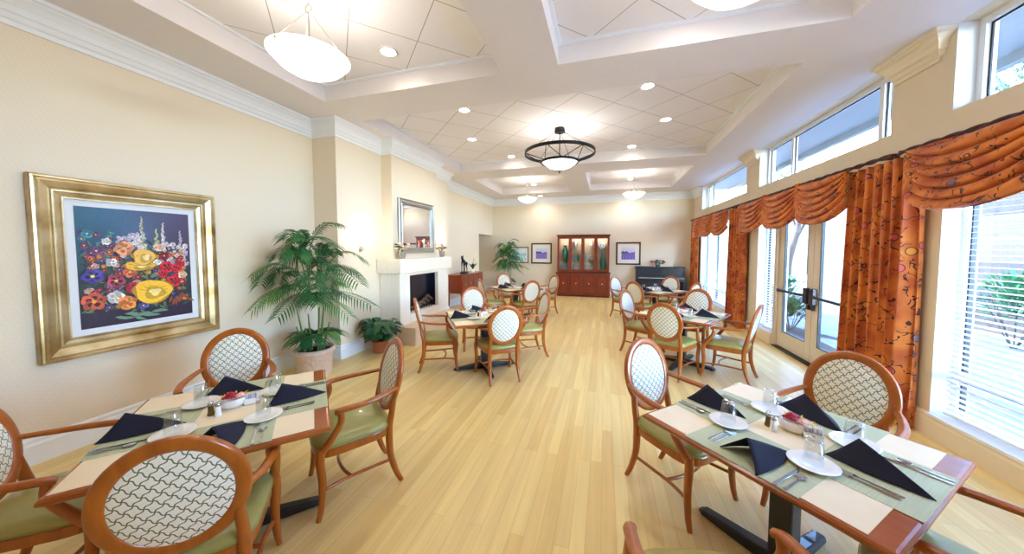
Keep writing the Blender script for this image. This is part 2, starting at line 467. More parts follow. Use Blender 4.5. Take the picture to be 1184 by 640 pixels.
# ceiling soffit with coffers
xb = [XL-.2, XC[0], XC[1], XC[2], XC[3], XO]; yb = [YN-.2, .76, 3.33, 3.98, 7.25, 8.08, 10.65, YB+.2]
coff = {(1, 1), (3, 1), (1, 3), (2, 3), (3, 3), (1, 5), (3, 5)}
b = MB()
for i in range(5):
    for j in range(7):
        if (i, j) not in coff: b.box(xb[i], xb[i+1], yb[j], yb[j+1], ZS, ZC+.03)
struct(b.build('ceiling', M['ceil']))
for x0, x1, y0, y1 in ((XC[0], XC[1], .76, 3.33), (XC[2], XC[3], .76, 3.33), (XC[0], XC[3], 3.98, 7.25), (XC[0], XC[1], 8.08, 10.65), (XC[2], XC[3], 8.08, 10.65)):
    cx, cy = (x0+x1)/2, (y1 if y0 < 1 else y0)
    b = MB(); b.box(x0-cx, x1-cx, y0-cy, y1-cy, 0, .06)
    struct(b.build('ceiling_tile_panel', M['tile'], loc=(cx, cy, ZC)))
    b = MB()
    e = .035   # stepped shadow bead where the fascia meets the tiles
    for q in ((x0, x1, y0, y0+e), (x0, x1, y1-e, y1), (x0, x0+e, y0+e, y1-e), (x1-e, x1, y0+e, y1-e)): b.box(q[0], q[1], q[2], q[3], ZC-.018, ZC)
    struct(b.build('trim_1', M['crown']))
b = MB(); b.box(-6.1, 3.75, YN-.5, YB+.5, 3.77, 3.95)
struct(b.build('ceiling_roof', M['eave']))

# crown mouldings
CP = [(0, 3.265), (.018, 3.265), (.018, 3.3), (.034, 3.31), (.045, 3.335), (.05, 3.345), (.06, 3.35), (.068, 3.39), (.09, 3.43), (.112, 3.452), (.112, 3.462), (.132, 3.47), (.132, 3.5), (0, 3.5)]
crown_path = [(XL, YN), (XL, 3.82), (-3.76, 3.82), (-3.76, 4.8), (-3.55, 4.8), (-3.55, 6.32), (-3.76, 6.32), (-3.76, 7.25), (XL, 7.25), (XL, YB), (XR, YB), (XR, 10.95)]
b = MB(); b.sweep(crown_path, CP); struct(b.build('trim_2', M['crown']))
for k, (y1, y0) in enumerate(((7.66, 7.22), (4.2, 3.78))):
    b = MB(); b.sweep([(XR+.02, y1), (XR, y1), (XR, y0), (XR+.02, y0)], CP); struct(b.build('trim_%d' % (k+3), M['paint_cream']))
BP = [(0, 0), (.022, 0), (.022, .15), (.014, .17), (.018, .19), (.008, .21), (0, .21)]
b = MB(); b.sweep([(XL, YN), (XL, 3.82), (-3.76, 3.82), (-3.76, 4.66)], BP); struct(b.build('baseboard_left', M['crown']))
b = MB(); b.sweep([(-3.76, 6.5), (-3.76, 7.25), (XL, 7.25), (XL, 10.35)], BP); struct(b.build('baseboard_left', M['crown']))
b = MB(); b.sweep([(-5.7, YB), (XR, YB), (XR, 7.1), ], BP); struct(b.build('baseboard_back', M['crown']))
b = MB(); b.sweep([(XR, 6.45+.01), (XR, 6.45)], BP)
b = MB(); b.sweep([(XR, 7.1), (XR, 6.48)], BP); struct(b.build('baseboard_right', M['paint_cream']))
b = MB(); b.sweep([(XR, 4.5), (XR, YN)], BP); struct(b.build('baseboard_right', M['paint_cream']))

# ------------------------------------------------------------------ windows
win_no = [0]
def frame_box(b, y0, y1, z0, z1, x0, x1, w):
    b.box(x0, x1, y0, y0+w, z0, z1); b.box(x0, x1, y1-w, y1, z0, z1)
    b.box(x0, x1, y0+w, y1-w, z0, z0+w); b.box(x0, x1, y0+w, y1-w, z1-w, z1)
def window(y0, y1, z0, z1, mull=(), rail=None, w=.055):
    win_no[0] += 1
    root = bpy.data.objects.new('window_%d' % win_no[0], None); COL.objects.link(root); root['kind'] = 'structure'
    root.location = (0, 0, 0)
    b = MB(); frame_box(b, y0, y1, z0, z1, XR+.13, XR+.2, w)
    for my in mull: b.box(XR+.135, XR+.195, my-.03, my+.03, z0+w, z1-w)
    if rail:
        es = [y0+w, *[v for my in mull for v in (my-.03, my+.03)], y1-w]
        for i in range(0, len(es), 2): b.box(XR+.13, XR+.2, es[i], es[i+1], rail-.03, rail+.03)
    b.build('window_frame', M['vinyl'], root)
    b = MB()
    es = [y0+w, *[v for my in mull for v in (my-.03, my+.03)], y1-w]
    zr = [z0+w, rail-.03, rail+.03, z1-w] if rail else [z0+w, z1-w]
    for i in range(0, len(es), 2):
        for k in range(0, len(zr), 2): frame_box(b, es[i], es[i+1], zr[k], zr[k+1], XR+(.15 if z0 < 1 else .16), XR+(.185 if z0 < 1 else .172), .012)
    b.build('gasket', M['gasket'], root)
    b = MB()
    for i in range(0, len(es), 2):
        for k in range(0, len(zr), 2): b.box(XR+.163, XR+.169, es[i]+.012, es[i+1]-.012, zr[k]+.012, zr[k+1]-.012)
    b.build('pane', M['pane'], root)
    b = MB(); t = .006
    b.box(XR+.001, XR+.13, y0, y0+t, z0, z1); b.box(XR+.001, XR+.13, y1-t, y1, z0, z1); b.build('window_lining', M['vinyl'], root)
    if z0 < 1:
        b = MB(); b.box(XR-.03, XR+.13, y0, y1, z0-.012, z0+.014); b.build('window_sill', M['crown'], root, bevel=.004)
    return root
window(.75, 3.68, .2, 2.42, (2.2,), .56)
window(3.9, 4.53, .2, 2.42)
window(6.47, 7.1, .2, 2.42)
window(8.0, 10.85, .2, 2.42, (8.9, 9.9), .56)
window(.75, 3.65, 2.8, 3.5, (1.1, 3.3))
window(4.25, 7.15, 2.8, 3.5, (4.6, 6.35))
window(7.72, 10.85, 2.8, 3.5, (8.0, 10.4))

def blinds(y0, y1, z0, z1, label):
    root = empty('window_blind', label, 'blind', (XR+.07, (y0+y1)/2, z0), 0, 'white horizontal window blinds')
    h = z1-z0; w = (y1-y0)/2
    b = MB(); a = radians(3); n = int(h/.046)
    for i in range(n):
        z = .03+i*.046; dx, dz = .024*cos(a), .024*sin(a)
        b.add([(-dx, -w, z-dz), (0, -w, z+.003), (dx, -w, z+dz), (-dx, w, z-dz), (0, w, z+.003), (dx, w, z+dz),
               (-dx, -w, z-dz-.002), (dx, -w, z+dz-.002), (-dx, w, z-dz-.002), (dx, w, z+dz-.002)],
              [(0, 1, 4, 3), (1, 2, 5, 4), (6, 8, 9, 7), (0, 3, 8, 6), (2, 7, 9, 5)], False)
    b.build('slats', M['blind'], root)
    b = MB(); b.box(-.03, .03, -w, w, h-.05, h); b.build('head_rail', M['blind'], root, bevel=.004)
    b = MB(); b.box(-.026, .026, -w, w, 0, .02); b.build('bottom_rail', M['blind'], root, bevel=.004)
    k = 2 if w < .5 else 4
    for j in range(k):
        y = -w+.12+(2*w-.24)*j/(k-1)
        b = MB(); b.box(-.028, -.0265, y-.002, y+.002, .01, h-.03); b.box(.0265, .028, y-.002, y+.002, .01, h-.03); b.build('ladder_cord', M['blind'], root)
    return root
blinds(.78, 3.62, .23, 2.4, 'wide white horizontal blind in window behind the curtain table')
blinds(3.93, 4.5, .23, 2.4, 'narrow white blind on sidelight between glass doors and wide curtain')
blinds(6.5, 7.07, .23, 2.4, 'narrow white blind on sidelight at the hinge side of far glass door')
blinds(8.04, 10.81, .23, 2.4, 'wide white blind in window near the piano')

# ------------------------------------------------------------------ double glass doors
def door(y0, y1, n, hinge_far):
    root = bpy.data.objects.new('door_%d' % n, None); COL.objects.link(root); root['kind'] = 'structure'
    x0, x1 = XR+.05, XR+.095
    b = MB(); st = .13
    b.box(x0, x1, y0, y0+st, .03, 2.32); b.box(x0, x1, y1-st, y1, .03, 2.32)
    b.box(x0, x1, y0+st, y1-st, .03, .28); b.box(x0, x1, y0+st, y1-st, 2.2, 2.32)
    b.build('door_leaf', M['doorframe'], root, bevel=.004)
    b = MB(); frame_box(b, y0+st, y1-st, .28, 2.2, x0+.005, x1-.005, .014); b.build('gasket', M['gasket'], root)
    b = MB(); b.box(x0+.02, x0+.026, y0+st+.014, y1-st-.014, .294, 2.186); b.build('pane', M['pane'], root)
    # panic bar
    s = 1 if hinge_far else -1
    ym = (y0 if hinge_far else y1)
    b = MB()
    b.box(x0-.06, x0, min(ym+s*.02, ym+s*.11), max(ym+s*.02, ym+s*.11), .86, 1.09)
    b.box(x0-.035, x0, min(ym+s*.02, ym+s*.075), max(ym+s*.02, ym+s*.075), .78, .86)
    b.build('latch_case', M['panic'], root, bevel=.01)
    ye = (y1-.06 if hinge_far else y0+.06)
    b = MB(); b.tube([(x0-.045, ym+s*.1, .98), (x0-.06, ym+s*.2, .975), (x0-.06, ye-s*.05, .965)], .021, 8)
    b.build('push_bar', M['panic'], root)
    b = MB(); b.box(x0-.06, x0, min(ye-s*.06, ye), max(ye-s*.06, ye), .935, .995); b.build('bar_bracket', M['panic'], root, bevel=.006)
    return root
door(5.505, 6.41, 1, True)
door(4.59, 5.495, 2, False)
b = MB(); b.box(XR+.02, XR+.14, 6.41, 6.46, 0, 2.42); b.box(XR+.02, XR+.14, 4.54, 4.59, 0, 2.42); b.box(XR+.02, XR+.14, 4.59, 6.41, 2.325, 2.42)
struct(b.build('door_frame', M['doorframe'], bevel=.004))
b = MB(); b.box(XR-.01, XR+.2, 4.55, 6.45, 0, .022); struct(b.build('door_threshold', M['blackmetal'], bevel=.004))

# ------------------------------------------------------------------ curtains and swags
def curtain(y0, y1, label, folds, amp=.05, z1=2.5):
    w = y1-y0
    def f(u, v):
        z = .012+v*(z1-.012)
        ph = 2*pi*folds*u
        a = amp*(1+.35*sin(7*u+1.3))*(1-.35*v)
        flare = 1+.03*(1-v)
        y = y0+w/2+(u-.5)*w*flare + .012*sin(ph*2+v*2)
        return (2.665+a*sin(ph+.5*sin(3*v+u*5)) , y, z)
    b = MB(); nu = folds*14+1
    b.grid(f, nu, 26)
    o = b.build('curtain', M['curtain']); 
    so = o.modifiers.new('cloth', 'SOLIDIFY'); so.thickness = .004
    return tag(o, label, 'curtain', 'orange floral curtain panels')
curtain(3.76, 4.58, 'widest orange floral curtain between glass doors and blinds window', 7, .06)
curtain(7.42, 8.2, 'orange floral curtain between glass doors and the far window', 6)
curtain(10.8, 11.5, 'orange floral curtain in the corner beside the piano', 5, .03)

def swag(y0, y1, ztop, zjoint, zbot, label):
    """hanging swag: cloth falls from the rod in deep curved folds"""
    nf = 6
    def f(u, v):
        # u across, v from rod (0) to hem (1)
        yy = y0+(y1-y0)*u; s = 4*u*(1-u)
        s = s**.8
        ze = ztop-(ztop-zjoint)*(.22*v+.78*v**3)   # edges gather near the rod
        zc = ztop-.03-(ztop-zbot-.03)*v**.9      # centre falls evenly
        z = ze+(zc-ze)*s
        wob = .038*(abs(sin(pi*nf*v+.35*sin(2*pi*u)))**.7*2-1.2)*(0.45+.55*s)
        z += .012*sin(2*pi*nf*v+1.2)*s
        # gathers at the edges
        x = 2.60-.07*s*(0.4+.6*v)-wob-.02
        # gather edges: slight fan
        yy += (y1-y0)*.03*sin(2*pi*u)*v*-1
        return (x, yy, z)
    b = MB(); b.grid(f, 34, 60)
    o = b.build('swag_valance', M['swag']); so = o.modifiers.new('cloth', 'SOLIDIFY'); so.thickness = .005
    return tag(o, label, 'valance', 'orange floral swag valances')
ZR = 2.53
for (a, c, lab) in ((2.75, 3.78, 'largest orange swag above the wide blinds window'),
                    (1.72, 2.74, 'orange swag above blinds window, second along from widest curtain'),
                    (4.5, 5.48, 'orange swag above near glass door beside widest curtain'),
                    (5.46, 6.46, 'middle orange swag over the meeting of the glass doors'),
                    (6.44, 7.48, 'orange swag over the far sidelight beside the narrower curtain'),
                    (8.15, 9.18, 'orange swag of far window next to the middle curtain'),
                    (9.16, 10.05, 'central orange swag of the far window near the piano'),
                    (10.03, 10.95, 'smallest looking orange swag next to the corner curtain')):
    swag(a, c, ZR-.005, 2.12, 1.94, lab)
def gather(y, label):
    b = MB()
    def f(u, v):
        w = .05+.035*v; a = 2*pi*u
        r = 1+.18*sin(5*a)
        return (2.585-.05*cos(a)*r*.6, y+w*sin(a)*r*.8, ZR+.02-v*.46)
    b.grid(f, 40, 12, cu=True)
    tag(b.build('swag_jabot', M['swag']), label, 'valance', 'gathered cloth falls between the swags')
for y, l in ((2.75, 'gathered fall between the two swags over the blinds window'), (5.47, 'gathered fall above the meeting glass doors'), (6.45, 'gathered fall above the far door hinge'),
             (9.17, 'gathered fall over far window nearer the doors'), (10.04, 'gathered fall over far window nearer the piano')): gather(y, l)
def rod(y0, y1, label):
    root = empty('curtain_rod', label, 'curtain rod', (2.64, (y0+y1)/2, ZR+.01))
    b = MB(); L = (y1-y0)/2
    n = int(L*2/.03)
    for ph in (0, pi):
        b.tube([(.012*cos(ph+i*.55), -L+2*L*i/n, .012*sin(ph+i*.55)) for i in range(n+1)], .014, 6)
    b.build('twisted_pole', M['wick'], root)
    for y in (-L+.15, 0, L-.15):
        b = MB(); b.box(0, .126, y-.012, y+.012, -.015, .015); b.cbox((.12, y, 0), (.012, .05, .09)); b.build('bracket', M['wick'], root, bevel=.003)
rod(.6, 3.95, 'dark twisted curtain rod over the wide blinds window')
rod(4.0, 7.95, 'dark twisted curtain rod over the glass doors')
rod(8.0, 11.55, 'dark twisted curtain rod over the far window')

# ------------------------------------------------------------------ tables
TZ = .725
def make_table():
    root = empty('dining_table', '', 'table')
    h = .475
    b = MB(); 
    prof = [(-.03, 0), (-.012, -.002), (0, .01), (0, .022), (-.008, .031), (-.016, .033)]
    def ringpt(d, z, k):
        x = h+d; return [(-x, -x, z), (x, -x, z), (x, x, z), (-x, x, z)][k]
    vs = []; fs = []
    for d, z in prof:
        for k in range(4): vs.append(ringpt(d, z+TZ-.033, k))
    for i in range(len(prof)-1):
        for k in range(4):
            k2 = (k+1) % 4; fs.append((i*4+k, i*4+k2, i*4+4+k2, i*4+4+k))
    fs.append((3, 2, 1, 0)); e = (len(prof)-1)*4; fs.append((e, e+1, e+2, e+3))
    b.add(vs, fs); b.build('table_top', M['tablewood'], root)
    b = MB(); b.box(-.32, .32, -.03, .03, TZ-.06, TZ-.034); b.box(-.03, .03, -.32, .32, TZ-.06, TZ-.034); b.build('top_bracket', M['blackpaint'], root)
    b = MB(); b.box(-.05, .05, -.05, .05, .05, TZ-.05); b.build('column', M['blackpaint'], root, bevel=.01)
    for k in range(4):
        b = MB(); b.T = Matrix.Rotation(k*pi/2, 4, 'Z')
        b.add([(.03, -.035, 0.01), (.03, .035, .01), (.03, -.035, .09), (.03, .035, .09), (.4, -.035, .012), (.4, .035, .012), (.4, -.03, .045), (.4, .03, .045), (.43, -.02, .014), (.43, .02, .014), (.43, -.016, .03), (.43, .016, .03)],
              [(0, 4, 6, 2), (1, 3, 7, 5), (2, 6, 7, 3), (0, 1, 5, 4), (0, 2, 3, 1), (4, 8, 10, 6), (5, 7, 11, 9), (6, 10, 11, 7), (4, 5, 9, 8), (8, 9, 11, 10)])
        b.lathe([(.016, 0), (.016, .012)], 10, c=(.38, 0, 0))
        b.build('foot', M['blackpaint'], root, bevel=.008)
    return root

# ------------------------------------------------------------------ chair (faces +Y)
def bez(ps, n=14):
    """smooth curve through points (Catmull-Rom)"""
    P = [Vector(p) for p in ps]; P = [P[0]*2-P[1]]+P+[P[-1]*2-P[-2]]; out = []
    for i in range(1, len(P)-2):
        for k in range(n):
            t = k/n
            out.append(.5*((2*P[i])+(-P[i-1]+P[i+1])*t+(2*P[i-1]-5*P[i]+4*P[i+1]-P[i+2])*t*t+(-P[i-1]+3*P[i]-3*P[i+1]+P[i+2])*t**3))
    out.append(P[-2]); return [tuple(p) for p in out]
def taper(n, r0, r1, mid=None):
    if mid is None: return [r0+(r1-r0)*i/(n-1) for i in range(n)]
    return [(r0+(mid-r0)*(i/(n-1))*2 if i/(n-1) < .5 else mid+(r1-mid)*(i/(n-1)-.5)*2) for i in range(n)]
OC = Vector((0, -.275, .722)); TILT = radians(13)
def oval(u, w, n):
    """point of the back: u across, w up, n towards the sitter"""
    return (u, OC.y - w*sin(TILT)+n*cos(TILT), OC.z + w*cos(TILT)+n*sin(TILT))
def make_chair():
    root = empty('dining_chair', '', 'chair')
    wd = M['wood']
    # oval frame
    b = MB(); RX, RZ = .198, .234
    def fr(u, v):
        a = 2*pi*u; q = 2*pi*v
        cw, sw = cos(q), sin(q)
        e = .028*abs(cw)**.7*(1 if cw > 0 else -1); t = .017*abs(sw)**.7*(1 if sw > 0 else -1)
        return oval((RX+e)*cos(a), (RZ+e)*sin(a), t)
    b.grid(fr, 48, 12, True, True); b.build('back_frame', wd, root)
    b = MB()
    def pad(side):
        def f(u, v):
            a = 2*pi*u; r = v
            return oval((RX-.018)*cos(a)*r, (RZ-.018)*sin(a)*r, side*(.008+.018*(1-r**3)))
        return f
    b.grid(pad(1), 40, 8, True, False); b.grid(lambda u, v: pad(-1)(1-u, v), 40, 8, True, False)
    b.build('back_pad', M['fabric'], root)
    # rear legs with stiles
    for s in (-1, 1):
        top = oval(s*.172, -.13, 0)
        pts = bez([top, (s*.178, -.228, .5), (s*.18, -.21, .4), (s*.18, -.215, .22), (s*.185, -.25, .08), (s*.19, -.285, .0)], 6)
        b = MB(); b.tube(pts, taper(len(pts), .021, .016, .025), 8, ref=(1, 0, 0)); b.build('leg', wd, root)
        pts = bez([(s*.235, .205, .43), (s*.245, .215, .36), (s*.238, .205, .22), (s*.243, .215, .08), (s*.25, .232, 0)], 6)
        b = MB(); b.tube(pts, taper(len(pts), .027, .015, .022), 8, ref=(1, 0, 0)); b.build('leg', wd, root)
        # arm and its support
        st = oval(s*.205, -.035, 0)
        pts = bez([st, (s*.245, -.16, .672), (s*.268, -.02, .662), (s*.262, .09, .655), (s*.25, .125, .642)], 6)
        b = MB(); b.tube(pts, taper(len(pts), .018, .023, .024), 8, ref=(0, 0, 1), flat=.7)
        b.build('armrest', wd, root)
        pts = bez([(s*.256, .10, .652), (s*.262, .10, .58), (s*.252, .15, .49), (s*.24, .2, .42)], 6)
        b = MB(); b.tube(pts, taper(len(pts), .018, .025, .021), 8, ref=(1, 0, 0)); b.build('arm_support', wd, root)
        pts = bez([(s*.235, .205, .17), (s*.205, .08, .175), (s*.19, -.08, .175), (s*.182, -.225, .175)], 5)
        b = MB(); b.tube(pts, .011, 6); b.build('stretcher', wd, root)
    pts = bez([(-.2, .04, .175), (-.1, .07, .178), (0, .08, .18), (.1, .07, .178), (.2, .04, .175)], 5)
    b = MB(); b.tube(pts, .011, 6); b.build('stretcher', wd, root)
    # seat rail
    def outline(sc=0.0):
        pts = []
        for k in range(40):
            a = 2*pi*k/40; ca, sa = cos(a), sin(a)
            x = abs(ca)**.42*(1 if ca > 0 else -1); y = abs(sa)**.42*(1 if sa > 0 else -1)
            wv = .2+.035*(y*.5+.5)
            yy = y*.215+(.02*(1-x*x) if y > 0 else 0)
            pts.append(((wv+sc)*x, yy+(sc*y)))
        return pts
    b = MB(); o1 = outline(.012)
    b.prism(o1, lambda p: (p[0], p[1], .362), lambda p: (p[0], p[1], .415)); b.build('seat_rail', wd, root, bevel=.006)
    b = MB(); n = 40; prof = [(.006, .416), (.016, .424), (.018, .438), (.008, .456), (-.03, .472), (-.09, .482), (-.16, .486), (-.205, .487)]
    rows = []
    for d, z in prof:
        oo = outline(0)
        k = (1+d/.215)
        rows += [(p[0]*k, p[1]*k, z) for p in oo]
    fs = []
    for i in range(len(prof)-1):
        for k in range(n):
            k2 = (k+1) % n; fs.append((i*n+k, i*n+k2, (i+1)*n+k2, (i+1)*n+k))
    fs.append(tuple(range((len(prof)-1)*n, len(prof)*n)))
    b.add(rows, fs, True); seat = b.build('seat', M['green_vinyl'], root)
    b = MB(); b.tube([(p[0]*1.07, p[1]*1.07, .424) for p in outline(0)], .0045, 6, closed=True); b.build('welt', M['welt'], seat)
    return root

# ------------------------------------------------------------------ tableware prototypes
def make_napkin():
    b = MB()
    # triangular tent: peaked opening at the diner's end, ridge falling to a tail
    A = Vector((0, -.085, .098)); T = Vector((.008, .15, .004))
    for s in (1, -1):
        Pt = Vector((s*.098, -.145 if s > 0 else -.125, .003))
        def f(u, v, s=s, Pt=Pt):
            ridge = A.lerp(T, u); foot = Pt.lerp(T, u)
            foot += Vector((s*.022*sin(pi*u), 0, 0))
            p = ridge.lerp(foot, v); p += Vector((s*.012*sin(pi*v)*(1-u), 0, -.010*sin(pi*v)*(1-u)+.004*sin(pi*u)))
            return tuple(p)
        b.grid(f if s > 0 else (lambda u, v, f=f: f(u, 1-v)), 12, 10)
    o = b.build('napkin', M['navy']); so = o.modifiers.new('cloth', 'SOLIDIFY'); so.thickness = .004; so.offset = 1
    o['category'] = 'napkin'
    return o
def make_plate():
    b = MB(); b.lathe([(.001, .004), (.05, .004), (.062, .008), (.086, .014), (.088, .0155), (.085, .0165), (.055, .0105), (.044, .0075), (.001, .0075)], 32, cap0=False, cap1=False)
    b.lathe([(.03, 0), (.034, .005)], 24)
    o = b.build('side_plate', M['white']); o['category'] = 'plate'; return o
def make_glass():
    b = MB(); b.lathe([(.037, 0), (.0385, .002), (.031, .104), (.029, .108), (.001, .108)], 24, cap0=False, cap1=False)
    b.lathe([(.0345, .0005), (.0355, .002), (.0285, .09), (.001, .092)], 24, cap0=False, cap1=False)
    o = b.build('tumbler', M['tumbler']); o['category'] = 'glass'; return o
def cutlery(kind):
    b = MB()
    def blade(pts, t=.0016, z=.003):
        b.prism(pts, lambda p: (p[0], p[1], z-t/2), lambda p: (p[0], p[1], z+t/2))
    hw = [(-.0035, -.005), (-.0065, -.09), (.0065, -.09), (.0035, -.005)]
    if kind == 'knife':
        blade([(-.005, -.02), (-.008, -.1), (.008, -.1), (.005, -.02)], .004)
        blade([(-.0055, -.02), (.0055, -.02), (.0095, .04), (.007, .085), (0, .1), (-.005, .09), (-.0055, .04)])
    elif kind == 'fork':
        blade([(-.003, .03), (-.006, -.09), (.006, -.09), (.003, .03)], .0025)
        blade([(-.003, .03), (.003, .03), (.011, .048), (-.011, .048)])
        for k in range(4):
            x = -.0095+k*.0063; blade([(x-.0012, .047), (x+.0012, .047), (x+.0009, .09), (x-.0009, .09)])
    else:
        blade([(-.0025, .03), (-.0065, -.08), (.0065, -.08), (.0025, .03)], .0025)
        b.lathe([(.001, .0015), (.012, .003), (.0175, .007), (.0165, .007), (.011, .0042), (.001, .003)], 16, 1.0, 1.45, False, False, (0, .052, 0))
    o = b.build('dinner_'+kind if kind != 'spoon' else 'teaspoon', M['chrome'], bevel=.0006 if kind != 'spoon' else 0, seg=1); o['category'] = kind; return o
def make_flowers():
    root = empty('flower_arrangement', '', 'flowers')
    b = MB(); b.lathe([(.03, 0), (.05, .012), (.056, .035), (.052, .05), (.047, .05), (.05, .035), (.03, .02), (.001, .02)], 20, 1.15, .8, cap1=False); b.build('basket', M['white'], root)
    rnd = random.Random(5)
    def bloom(c, r, n=3):
        for ring in range(n):
            for k in range(5+ring):
                a = 2*pi*k/(5+ring)+ring; rr = r*(.25+.3*ring); z = r*(.55-.2*ring)
                b.sphere((c[0]+rr*cos(a), c[1]+rr*sin(a), c[2]+z), r*.36, 6, 4, 1, 1, .55)
    b = MB(); [bloom(c, .019) for c in ((-.03, .005, .058), (-.01, -.015, .062), (.0, .018, .066), (-.012, .004, .075))]; b.build('crimson_blooms', M['redflower'], root)
    b = MB(); [bloom(c, .021) for c in ((.03, -.01, .055), (.038, .015, .052))]; b.build('cream_blooms', M['pinkflower'], root)
    b = MB()
    for k in range(26):
        a = rnd.random()*2*pi; r = .04+.025*rnd.random(); c = (r*cos(a), r*.7*sin(a), .042+.02*rnd.random())
        d = Vector((cos(a), sin(a), .5)).normalized(); s = Vector((-sin(a), cos(a), 0))
        p = Vector(c); b.add([tuple(p), tuple(p+d*.014+s*.006), tuple(p+d*.03), tuple(p+d*.014-s*.006)], [(0, 1, 2, 3)], True)
    b.build('sprig_leaves', M['yellowflower'], root)
    return root
def make_shaker(mat, name, cat):
    root = empty(name, '', cat)
    b = MB(); b.lathe([(.016, 0), (.018, .004), (.014, .02), (.0125, .055)], 12); b.build('shaker_body', mat, root)
    b = MB(); b.lathe([(.0135, .055), (.014, .068), (.009, .076), (.001, .078)], 12, cap1=False); b.build('shaker_cap', M['chrome'], root)
    return root
def make_caddy():
    root = empty('sugar_caddy', '', 'sugar caddy')
    b = MB(); x, y = .038, .024
    for q in ((-x, x, -y, -y+.003), (-x, x, y-.003, y), (-x, -x+.003, -y, y), (x-.003, x, -y, y), (-x, x, -y, y)):
        b.box(q[0], q[1], q[2], q[3], 0, .035 if q[3]-q[2] < .01 or q[1]-q[0] < .01 else .003)
    b.build('caddy_tray', M['white'], root)
    b = MB()
    for k in range(9): b.cbox((-.03+k*.0075, 0, .034), (.003, .036, .056), .06*sin(k*2))
    b.build('packets', M['packet'], root)
    return root
def make_candle():
    root = empty('candle_cup', '', 'candle')
    b = MB(); b.lathe([(.018, 0), (.02, .03), (.018, .03), (.016, .004), (.001, .004)], 14, cap1=False); b.build('cup', M['tumbler'], root)
    b = MB(); b.lathe([(.015, .0045), (.015, .024), (.001, .025)], 12, cap1=False); b.build('wax', M['yellowflower'], root)
    return root

P = dict(table=make_table(), chair=make_chair(), napkin=make_napkin(), plate=make_plate(), glass=make_glass(), fork=cutlery('fork'), knife=cutlery('knife'), spoon=cutlery('spoon'),
         flowers=make_flowers(), salt=make_shaker(M['white'], 'salt_shaker', 'shaker'), pepper=make_shaker(M['amber'], 'pepper_shaker', 'shaker'), caddy=make_caddy(), candle=make_candle())
def _topper():
    b = MB(); b.box(-.455, .4, -.455, .455, 0, .0015); o = b.build('table_topper', M['cream_cloth']); o['category'] = 'table cloth'; return o
def _mat():
    b = MB(); b.box(-.225, .225, -.165, .165, 0, .0012); o = b.build('placemat', M['sage']); o['category'] = 'placemat'; return o
P['topper'] = _topper(); P['mat'] = _mat()
used = set()
def place(kind, loc, rz, label, group):
    p = P[kind]
    if kind not in used:
        used.add(kind); p.location = loc; p.rotation_euler = (0, 0, rz); p['label'] = label; p['group'] = group; return p
    return dup(p, loc, rz, label, group)

# tables: centre, rotation (deg) of the local x axis; seats near,right,far,left
TABLES = [
    dict(n='flower painting table', c=(-2.03, 1.27), r=48, sides=('camera side', 'aisle side', 'wall side', 'frame-cut side'), base=45, cut=True,
         label='square cherry dining table set under the large flower painting',
         chairs=[(-1.73, .95, 47), (-1.70, 1.80, 143), (-2.75, 1.72, 228), (-2.54, .85, -48)], items='ABC'),
    dict(n='curtain table', c=(.89, 1.878), r=-47, sides=('camera side', 'blinds side', 'curtain side', 'aisle side'), base=0, cut=True,
         label='square cherry dining table set beside the widest curtain and blinds window',
         chairs=[(.375, 1.13, 13), (1.27, 1.51, 47), (1.34, 2.36, 137), (.51, 2.35, 225)], items='AC'),
    dict(n='fireplace table', c=(-1.58, 4.1), r=34, sides=('camera side', 'aisle side', 'credenza side', 'fireplace side'), base=45, cut=False,
         label='square cherry dining table set in front of the fireplace',
         chairs=[(-1.31, 3.89, 37), (-1.15, 4.8, 121), (-2.06, 4.98, 214), (-2.2, 3.98, -61)], items='A'),
    dict(n='glass door table', c=(1.08, 5.04), r=-31, sides=('camera side', 'door side', 'piano side', 'aisle side'), base=10, cut=False,
         label='square cherry dining table set before the glass doors',
         chairs=[(.88, 4.63, -32), (1.55, 4.73, 59), (1.36, 5.77, 149), (.6, 5.42, 238)], items='A'),
    dict(n='credenza table', c=(-2.03, 7.32), r=45, sides=('camera side', 'hutch side', 'palm side', 'credenza side'), base=0, cut=False,
         label='distant square dining table between the credenza and the palm',
         chairs=[(-1.7, 6.9, 45), (-1.47, 8.05, 132), (-2.48, 8.2, 222), (-2.43, 6.88, -50)], items='A'),
    dict(n='piano table', c=(1.1, 7.72), r=-44, sides=('camera side', 'window side', 'piano side', 'hutch side'), base=0, cut=False,
         label='distant square dining table set in front of the dark piano',
         chairs=[(.79, 7.32, -42), (1.53, 7.38, 48), (1.4, 8.42, 145), (.48, 8.08, 230)], items='A'),
]
JIT = random.Random(3)
